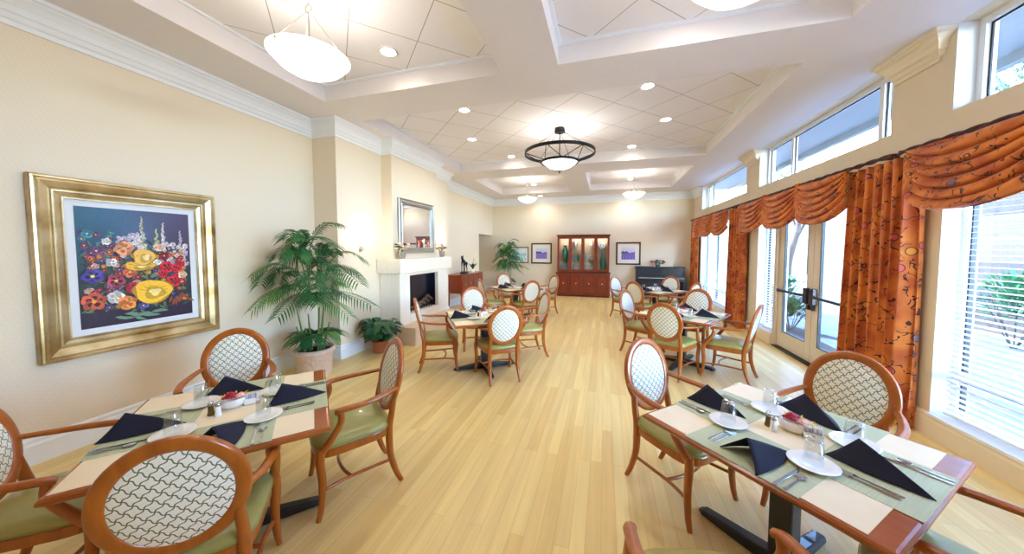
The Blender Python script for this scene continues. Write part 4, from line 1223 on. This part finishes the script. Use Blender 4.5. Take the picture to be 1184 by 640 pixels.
for k in range(4):
    x = -.645+.43*k; b = MB(); w = .212
    b.box(x-w, x-w+.05, -.185, -.16, .86, 2.06); b.box(x+w-.05, x+w, -.185, -.16, .86, 2.06); b.box(x-w+.05, x+w-.05, -.185, -.16, .86, .93); b.box(x-w+.05, x+w-.05, -.185, -.16, 1.99, 2.06)
    d = b.build('glazed_door', M['hutch'], hu, bevel=.003)
    b = MB(); b.box(x-w+.05, x+w-.05, -.175, -.171, .93, 1.99); b.build('pane', M['pane'], d)
    b = MB(); b.sphere((x+(w-.025)*(1 if k % 2 == 0 else -1), -.195, 1.45), .013, 8, 6); b.build('knob', M['nickel'], d)
    b = MB(); b.box(x-.205, x+.205, -.272, -.25, .1, .77); d = b.build('lower_door', M['hutch'], hu, bevel=.005)
    b = MB(); frame_mb(b, .34, .58, [(0, 0), (.0, .008), (.012, .012), (.024, .004), (.024, 0)]); q = b.build('door_moulding', M['hutchdark'], d); q.location = (x, -.272, .435)
    b = MB(); b.sphere((x, -.288, .46), .017, 10, 6); b.build('knob', M['white'], d)
# added fill lights, without fittings, to brighten the hutch interior
for x in (-.645, -.215, .215, .645):
    L = bpy.data.lights.new('hutch_fill', 'POINT'); L.energy = 1.6; L.color = (1, .93, .8); L.shadow_soft_size = .03
    o = bpy.data.objects.new('hutch_fill', L); COL.objects.link(o); o.parent = hu; o.location = (x, .0, 1.95)
def vase(label, x, z, prof, mat, sc=1.0, y=.08):
    b = MB(); b.lathe([(r*sc, h*sc) for r, h in prof], 20, cap1=False)
    return tag(b.build('vase', mat, loc=(-.725+x, 11.4+y, z)), label, 'vase', 'china in the hutch')
VP1 = [(.04, 0), (.05, .01), (.08, .12), (.1, .24), (.085, .36), (.05, .43), (.045, .47), (.06, .5), (.05, .5), (.035, .46), (.001, .4)]
vase('large teal vase behind first glazed hutch door', -.63, 1.206, VP1, M['teal'], 1.1)
vase('dark green tall vase behind fourth glazed hutch door', .66, .842, [(r*.95, h*1.35) for r, h in VP1], M['teal'], 1.0)
vase('slim blue and white vase behind second glazed hutch door', -.27, 1.606, VP1, M['bluechina'], .62)
vase('small white vase behind third glazed hutch door', .29, 1.606, VP1, M['white'], .6)
vase('squat teal jar behind second glazed hutch door', -.17, 1.206, VP1, M['teal'], .5)
vase('white ginger jar on shelf behind third glazed hutch door', .12, 1.206, VP1, M['bluechina'], .58)
def dish(label, x, z, r, mat, y=.16):
    root = empty('display_plate', label, 'plate', (-.725+x, 11.4+y, z), 0, 'china in the hutch')
    b = MB(); b.T = Matrix.Translation((0, 0, r+.006)) @ Matrix.Rotation(radians(78), 4, 'X'); b.lathe([(.001, .01), (r*.6, .008), (r*.7, .0), (r, -.012), (r, -.018), (r*.65, -.006), (.001, -.002)], 28, cap0=False, cap1=False); b.build('plate_body', mat, root)
    b = MB(); b.T = Matrix.Translation((0, 0, r+.006)) @ Matrix.Rotation(radians(78), 4, 'X'); b.lathe([(r*.3, .0125), (r*.42, .0115)], 24, cap0=False, cap1=False); b.build('painted_ring', M['navy'], root)
dish('blue and white plate standing low behind first hutch door', -.64, .842, .14, M['bluechina'])
dish('pale plate standing low behind second hutch door', -.22, .842, .14, M['white'])
dish('white plate standing low behind third hutch door', .2, .842, .145, M['white'])
dish('small pale plate standing low behind third hutch door edge', .33, .842, .09, M['bluechina'], .05)
dish('blue plate on the top shelf behind fourth hutch door', .62, 1.606, .14, M['bluechina'])
dish('white plate on middle shelf behind third hutch door', .27, 1.206, .12, M['white'])
dish('pale bowl plate on middle shelf behind second hutch door', -.3, 1.206, .11, M['bluechina'])

# ------------------------------------------------------------------ piano
pn = empty('upright_piano', 'dark upright piano against far wall by the corner curtain', 'piano', (1.73, 11.4, 0))
b = MB(); b.box(-.72, .72, -.02, .32, .1, 1.02); b.build('case', M['piano'], pn, bevel=.008)
b = MB(); b.box(-.745, .745, -.04, .33, 1.02, 1.05); b.build('lid', M['piano'], pn, bevel=.006)
b = MB(); b.box(-.74, .74, -.3, -.02, .6, .7); b.build('keybed', M['piano'], pn, bevel=.01)
b = MB(); b.box(-.74, .74, -.2, -.02, .7, .74); b.build('fallboard', M['piano'], pn, bevel=.01)
b = MB(); b.box(-.66, .66, -.29, -.2, .7, .712); kw = b.build('keyboard', M['white'], pn)
b = MB(); [b.box(-.65+.0365*k, -.64+.0365*k, -.25, -.2, .712, .722) for k in range(36) if k % 7 not in (2, 6)]; b.build('black_keys', M['piano'], kw)
for x in (-.7, .7):
    b = MB(); b.box(x-.03, x+.03, -.29, -.23, .05, .6); b.box(x-.04, x+.04, -.3, -.02, 0, .06); b.build('leg', M['piano'], pn, bevel=.006)
b = MB(); [b.box(-.08+.07*k, -.055+.07*k, -.12, -.02, .06, .075) for k in range(3)]; b.build('pedals', M['nickel'], pn)
pf = empty('flower_bowl', 'bowl of cream and purple flowers on top of the piano', 'flowers', (1.68, 11.52, 1.05))
b = MB(); b.lathe([(.05, 0), (.07, .02), (.09, .08), (.085, .08), (.001, .07)], 16, cap1=False); b.build('bowl', M['teal'], pf)
R = random.Random(3)
for nm, mt, n in (('cream_blooms', M['creamflower'], 7), ('purple_blooms', M['purpleflower'], 7), ('crimson_blooms', M['redflower'], 4), ('leaves', M['leaf2'], 14)):
    b = MB()
    for k in range(n):
        a = R.random()*6.28; r = .15*sqrt(R.random()); c = (r*1.4*cos(a), r*.8*sin(a), .1+.14*R.random()*(1-r*3))
        for q in range(5): b.sphere((c[0]+.02*cos(q*1.3), c[1]+.02*sin(q*1.3), c[2]+.01*(q % 2)), .022, 6, 4, 1, 1, .7)
    b.build(nm, mt, pf)

# ------------------------------------------------------------------ lamps
def spot(parent, loc, e, col=(1, .98, .95), size=2.6, blend=.6, r=.05):
    L = bpy.data.lights.new('downlight_lamp', 'SPOT'); L.energy = e; L.color = col; L.spot_size = size; L.spot_blend = blend; L.shadow_soft_size = r
    o = bpy.data.objects.new('downlight_lamp', L); COL.objects.link(o); o.parent = parent; o.location = loc; return o
def can(loc, label):
    root = empty('recessed_light', label, 'ceiling light', loc, 0, 'round recessed ceiling lights')
    b = MB(); b.lathe([(.072, -.001), (.098, -.001), (.1, -.006), (.072, -.008), (.072, -.001)], 28, cap0=False, cap1=False); b.build('trim_ring', M['crown'], root)
    b = MB(); b.lathe([(.001, -.004), (.072, -.003)], 28, cap0=False, cap1=False); b.build('lens', M['can'], root)
    spot(root, (0, 0, -.03), CAN_E)
CAN_E = 8.5
for x, y, l in ((-2.03, 4.48, 'fireplace side, near the cross beam'), (-2.43, 5.69, 'fireplace side, middle of its row'), (-2.03, 6.97, 'fireplace side, far end of middle coffer'),
                (.49, 6.97, 'window side, far end of middle coffer'), (.9, 5.69, 'window side, middle of its row'), (.49, 4.47, 'window side, near the cross beam')):
    can((x, y, ZC), 'round recessed light in middle coffer, '+l)
can((-2.2, 2.96, ZC), 'round recessed light in coffer beside the near hanging bowl')
can((.66, 2.96, ZC), 'round recessed light in near coffer toward the windows')
can((-2.2, 1.1, ZC), 'round recessed light overhead in near coffer by painting')
can((.66, 1.1, ZC), 'round recessed light overhead in near coffer by windows')
can((-2.22, 10.2, ZC), 'round recessed light in far coffer over the palm side')
can((.7, 10.2, ZC), 'round recessed light in far coffer over the piano side')
can((-2.22, 11.25, ZS), 'round wall washer light in soffit above the lavender print')
can((.72, 11.25, ZS), 'round wall washer light in soffit near the piano')
def pendant(x, y, label):
    root = empty('pendant_light', label, 'hanging lamp', (x, y, ZC), 0, 'hanging glass bowl lamps')
    b = MB(); b.lathe([(.001, 0), (.065, 0), (.06, -.02), (.02, -.035), (.008, -.05)][::-1], 20, cap0=True, cap1=False); b.build('ceiling_rose', M['nickel'], root)
    b = MB(); b.tube([(0, 0, -.04), (0, 0, -.16)], .006, 8); b.build('stem', M['nickel'], root)
    b = MB(); b.tube([(.03*cos(t), 0, -.19+.03*sin(t)) for t in [2*pi*k/16 for k in range(16)]], .006, 6, closed=True); b.build('ring', M['nickel'], root)
    for k in range(3):
        a = 2*pi*k/3+.5; b = MB(); b.tube([(.008*cos(a), .008*sin(a), -.21), (.265*cos(a), .265*sin(a), -.555)], .0022, 5); b.build('suspension_rod', M['nickel'], root)
        b = MB(); b.sphere((.27*cos(a), .27*sin(a), -.56), .014, 8, 6); b.build('finial', M['nickel'], root)
    prof = [(.001, -.70), (.06, -.697), (.14, -.675), (.21, -.635), (.26, -.585), (.285, -.555), (.278, -.553), (.25, -.578), (.2, -.622), (.13, -.662), (.06, -.684), (.001, -.687)]
    b = MB(); b.lathe(prof, 40, cap0=False, cap1=False); b.build('glass_bowl', M['bowl'], root)
    b = MB(); b.tube([(0, 0, -.21), (0, 0, -.6)], .005, 6); b.build('centre_rod', M['nickel'], root)
    L = bpy.data.lights.new('bowl_bulb', 'POINT'); L.energy = PEND_E; L.color = (1, .98, .95); L.shadow_soft_size = .08
    o = bpy.data.objects.new('bowl_bulb', L); COL.objects.link(o); o.parent = root; o.location = (0.05, 0, -.5)
PEND_E = 3.5
pendant(-2.24, 2.05, 'hanging glass bowl lamp above the flower painting table')
pendant(.7, 2.05, 'hanging glass bowl lamp above the curtain table')
pendant(-2.23, 9.37, 'hanging glass bowl lamp in the far coffer on palm side')
pendant(.73, 9.37, 'hanging glass bowl lamp in the far coffer on piano side')
# chandelier
ch = empty('chandelier', 'black iron double ring chandelier with glass bowl in middle coffer', 'chandelier', (-.77, 5.6, ZC))
b = MB(); b.lathe([(.085, -.075), (.09, -.06), (.09, -.03), (.085, -.02), (.085, 0)], 28); b.build('canopy', M['blackmetal'], ch)
b = MB(); b.tube([(0, 0, -.07), (0, 0, -.64)], .009, 8); b.build('stem', M['blackmetal'], ch)
def band(r, z, h, t): 
    b = MB(); b.lathe([(r-t, z-h/2), (r, z-h/2), (r, z+h/2), (r-t, z+h/2), (r-t, z-h/2)], 64, cap0=False, cap1=False); return b
band(.6, -.42, .05, .014).build('outer_ring', M['blackmetal'], ch)
band(.32, -.57, .04, .014).build('inner_ring', M['blackmetal'], ch)
for k in range(6):
    a = 2*pi*k/6+.3; b = MB(); b.tube([(.06*cos(a), .06*sin(a), -.06), (.59*cos(a), .59*sin(a), -.41)], .004, 6); b.build('suspension_rod', M['blackmetal'], ch)
for k in range(12):
    a = 2*pi*(k//2)/6+.3; a2 = a+(1 if k % 2 else -1)*2*pi/12
    b = MB(); b.tube([(.59*cos(a), .59*sin(a), -.42), (.315*cos(a2), .315*sin(a2), -.57)], .007, 6); b.build('ring_brace', M['blackmetal'], ch)
b = MB(); b.lathe([(.001, -.71), (.08, -.70), (.18, -.665), (.26, -.61), (.305, -.56), (.298, -.56), (.25, -.605), (.17, -.655), (.08, -.688), (.001, -.696)], 40, cap0=False, cap1=False); b.build('glass_bowl', M['bowl'], ch)
for k in range(6):
    a = 2*pi*k/6+.3; b = MB(); b.tube(bez([(.315*cos(a), .315*sin(a), -.56), (.24*cos(a), .24*sin(a), -.64), (.12*cos(a), .12*sin(a), -.695), (0, 0, -.72)], 4), .005, 6); b.build('bowl_strap', M['blackmetal'], ch)
b = MB(); b.lathe([(.001, -.765), (.012, -.755), (.008, -.74), (.04, -.722), (.001, -.712)], 16, cap0=False, cap1=False); b.build('finial', M['blackmetal'], ch)
L = bpy.data.lights.new('chandelier_bulb', 'POINT'); L.energy = 5.5; L.color = (1, .98, .95); L.shadow_soft_size = .12
o = bpy.data.objects.new('chandelier_bulb', L); COL.objects.link(o); o.parent = ch; o.location = (.06, 0, -.5)

# ------------------------------------------------------------------ the courtyard outside
def stuff(o, label, cat): o['kind'] = 'stuff'; o['label'] = label; o['category'] = cat; return o
b = MB(); b.box(XO, 26, -8, 34, -.16, -.06); struct(b.build('ground', M['paving']))
b = MB()
def mul(u, v): return (3.2+u*1.0+.15*sin(9*v), 6.2+v*5.0, -.055+.02*sin(7*u)*sin(11*v))
b.grid(mul, 14, 30); struct(b.build('ground_mulch', M['mulch']))
b = MB(); b.box(7.6, 8.0, 2.5, 9.3, -.06, 3.2); b.box(7.52, 8.08, 2.45, 9.35, 3.2, 3.32)
tag(b.build('stone_wall', M['stonewall'])  , 'coursed pale stone courtyard wall seen through the blinds', 'wall')
bpy.data.objects['stone_wall']['kind'] = 'structure'
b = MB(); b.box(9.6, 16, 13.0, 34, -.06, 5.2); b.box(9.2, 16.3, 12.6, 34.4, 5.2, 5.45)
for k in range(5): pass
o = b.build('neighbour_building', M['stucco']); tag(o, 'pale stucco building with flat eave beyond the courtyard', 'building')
for k in range(3):
    y = 15.5+4.6*k; b = MB(); n = 16
    poly = [(y-.9, 0.4), (y+.9, .4)]+[(y+.9*cos(pi*i/n), 2.6+.9*sin(pi*i/n)) for i in range(n+1)]
    b.prism(poly, lambda p: (9.56, p[0], p[1]), lambda p: (9.62, p[0], p[1])); b.build('arched_window', M['gasket'], o)
b = MB()
for (y, w) in ((9.9, .55), (11.4, .5)): pass
b.box(7.3, 7.85, 10.2, 10.75, -.06, 3.1); tag(b.build('stone_column', M['stonewall']), 'square stone column seen through the glass doors', 'column')
b = MB(); b.box(XO+.02, XO+.9, YN-.6, YB+.6, 3.6, 3.68); b.box(XO+.86, XO+.95, YN-.6, YB+.6, 3.5, 3.76)
o = b.build('roof_eave', M['eave']); struct(o)
def tree(label, loc, H, cr, seed, leafm, n=900, lean=0.0):
    root = empty('tree', label, 'tree', loc, 0, 'courtyard trees'); R = random.Random(seed)
    b = MB(); tp = (lean, .2*lean, H*.62); b.tube(bez([(0, 0, -.05), (.04, .03, H*.25), (lean*.6, -.03, H*.45), tp], 5), taper(16, .13, .06), 10); b.build('trunk', M['bark'], root)
    b = MB()
    for k in range(9):
        a = k*2.4; e = (tp[0]+cr*.75*cos(a), tp[1]+cr*.75*sin(a), H*(.68+.26*R.random()))
        b.tube(bez([(tp[0]*.8, tp[1], H*(.42+.02*k)), ((tp[0]+e[0])/2, (tp[1]+e[1])/2, (H*.55+e[2])/2+.1), e], 4), taper(9, .04, .012), 6)
    b.build('branches', M['bark'], root)
    b = MB()
    for k in range(n):
        a = R.random()*6.28; q = R.random()**.4; el = (R.random()-.35)*1.6
        c = Vector((tp[0]+cr*q*cos(a)*cos(el*.7), tp[1]+cr*q*sin(a)*cos(el*.7), H*.74+cr*.75*q*sin(el)))
        for m in range(3):
            d = Vector((R.uniform(-1, 1), R.uniform(-1, 1), R.uniform(-.6, .6))).normalized(); s = d.orthogonal().normalized()*.035; p = c+Vector((R.uniform(-.08, .08), R.uniform(-.08, .08), R.uniform(-.08, .08)))
            b.add([tuple(p), tuple(p+d*.06+s), tuple(p+d*.13), tuple(p+d*.06-s)], [(0, 1, 2, 3)])
    b.build('foliage', leafm, root)
tree('leafy tree behind the stone wall outside the blinds window', (8.9, 6.2, 0), 6.2, 2.3, 1, M['leaflight'], 2200)
tree('taller leafy tree beyond the courtyard wall end', (9.2, 9.6, 0), 7.0, 2.2, 2, M['leaflight'], 2000)
tree('slender leaning tree seen through the far glass door', (5.6, 12.3, 0), 4.8, 1.2, 3, M['leaflight'], 800, .35)
def shrub(label, loc, r, h, seed, m, n=260):
    root = empty('shrub', label, 'shrub', loc, 0, 'courtyard shrubs'); R = random.Random(seed)
    b = MB()
    for k in range(8): b.tube([(0, 0, -.06), (r*.6*cos(k*.8), r*.6*sin(k*.8), h*.7)], .008, 5)
    b.build('stems', M['bark'], root); b = MB()
    for k in range(n):
        a = R.random()*6.28; q = R.random()**.5; el = R.random()*1.4
        p = Vector((r*q*cos(a)*cos(el), r*q*sin(a)*cos(el), h*.35+h*.6*q*sin(el)+.04)); d = Vector((cos(a)*cos(el), sin(a)*cos(el), sin(el)+R.uniform(-.3, .3))).normalized(); s = Vector((-sin(a), cos(a), R.uniform(-.4, .4))).normalized()*.035
        b.add([tuple(p), tuple(p+d*.06+s), tuple(p+d*.14), tuple(p+d*.06-s)], [(0, 1, 2, 3)])
    b.build('foliage', m, root)
shrub('low leafy shrub in mulch outside the far glass door', (3.75, 8.0, -.05), .42, .62, 1, M['leaflight'])
shrub('small leafy shrub in mulch outside between the glass doors', (4.1, 9.4, -.05), .45, .7, 2, M['leaflight'])
shrub('rounded shrub at the foot of the stone column', (6.9, 9.7, -.06), .5, .8, 3, M['leaf'])
shrub('leafy shrub against the stone wall outside blinds window', (6.75, 5.6, -.06), .6, 1.1, 4, M['leaflight'], 420)
shrub('taller shrub against the stone wall near its far end', (6.75, 7.6, -.06), .6, 1.3, 5, M['leaf'], 420)
shrub('shrub at the near end of the stone wall', (6.9, 3.7, -.06), .55, 1.0, 6, M['leaflight'], 380)
b = MB(); b.box(5.4, 5.85, 8.0, 9.3, .3, .42); b.box(5.45, 5.8, 8.1, 8.35, -.06, .3); b.box(5.45, 5.8, 8.95, 9.2, -.06, .3); tag(b.build('stone_bench', M['stonewall'], bevel=.015), 'stone bench on the paving outside the near glass door', 'bench')
b = MB(); b.lathe([(.2, -.06), (.24, 0), (.3, .35), (.34, .42), (.3, .42), (.001, .38)], 24, cap1=False, c=(0, 0, 0)); pl = empty('planter', 'round planter with green plant outside the far glass door', 'planter', (4.9, 10.6, 0)); b.build('pot', M['stucco'], pl)
b = MB(); R = random.Random(9)
for k in range(90):
    a = R.random()*6.28; q = R.random()*.35; p = Vector((q*cos(a), q*sin(a), .42+.4*R.random())); d = Vector((cos(a), sin(a), .6)).normalized(); s = Vector((-sin(a), cos(a), 0))*.04
    b.add([tuple(p), tuple(p+d*.08+s), tuple(p+d*.18), tuple(p+d*.08-s)], [(0, 1, 2, 3)])
b.build('foliage', M['leaf'], pl)

# ------------------------------------------------------------------ daylight
w = bpy.data.worlds.new('daylight'); S.world = w; w.use_nodes = True
nt = w.node_tree; bg = nt.nodes['Background']
sky = nt.nodes.new('ShaderNodeTexSky'); sky.sky_type = 'NISHITA'; sky.sun_disc = False; sky.sun_elevation = radians(50); sky.sun_rotation = radians(-75); sky.air_density = 1.0; sky.dust_density = .6; sky.ozone_density = 1.5
tint = nt.nodes.new('ShaderNodeMix'); tint.data_type = 'RGBA'; tint.blend_type = 'MULTIPLY'; tint.inputs[0].default_value = 1; tint.inputs[7].default_value = (.88, .99, 1.18, 1)
nt.links.new(sky.outputs[0], tint.inputs[6]); nt.links.new(tint.outputs[2], bg.inputs[0]); bg.inputs[1].default_value = SKY
L = bpy.data.lights.new('sun', 'SUN'); L.energy = SUN; L.angle = radians(.6); L.color = (.93, .97, 1)
so = bpy.data.objects.new('sun', L); COL.objects.link(so)
d = Vector((1.0, .35, -1.15)).normalized(); so.rotation_euler = d.to_track_quat('-Z', 'Y').to_euler(); so.location = (0, 0, 12)
# sky portals in the window openings (sampling aid for daylight)
for (y0, y1, z0, z1) in OPEN:
    L = bpy.data.lights.new('window_portal', 'AREA'); L.shape = 'RECTANGLE'; L.size = z1-z0; L.size_y = y1-y0; L.cycles.is_portal = True
    o = bpy.data.objects.new('window_portal', L); COL.objects.link(o); o.location = (XO+.02, (y0+y1)/2, (z0+z1)/2); o.rotation_euler = (0, radians(90), 0)

# ------------------------------------------------------------------ camera
cam = bpy.data.cameras.new('camera'); co = bpy.data.objects.new('camera', cam); COL.objects.link(co)
F_, YAW, PIT, CY = 371.255, .28151, .049325, 305.45
cam.sensor_fit = 'HORIZONTAL'; cam.sensor_width = 36; cam.lens = F_/1184*36
cam.shift_x = 0; cam.shift_y = -(320-CY)/1184
co.location = (0, 0, 1.65); co.rotation_euler = (pi/2-PIT, 0, YAW); cam.clip_start = .02; cam.clip_end = 200
S.camera = co
S.view_settings.view_transform = 'Standard'; S.view_settings.look = 'None'; S.view_settings.gamma = 1; S.view_settings.use_curve_mapping = False
S.view_settings.exposure = EXPO
S.cycles.max_bounces = 10; S.cycles.diffuse_bounces = 6; S.cycles.glossy_bounces = 4; S.cycles.transmission_bounces = 6; S.cycles.transparent_max_bounces = 16
S.cycles.sample_clamp_indirect = 6; S.cycles.caustics_reflective = False; S.cycles.caustics_refractive = False; S.cycles.use_denoising = True
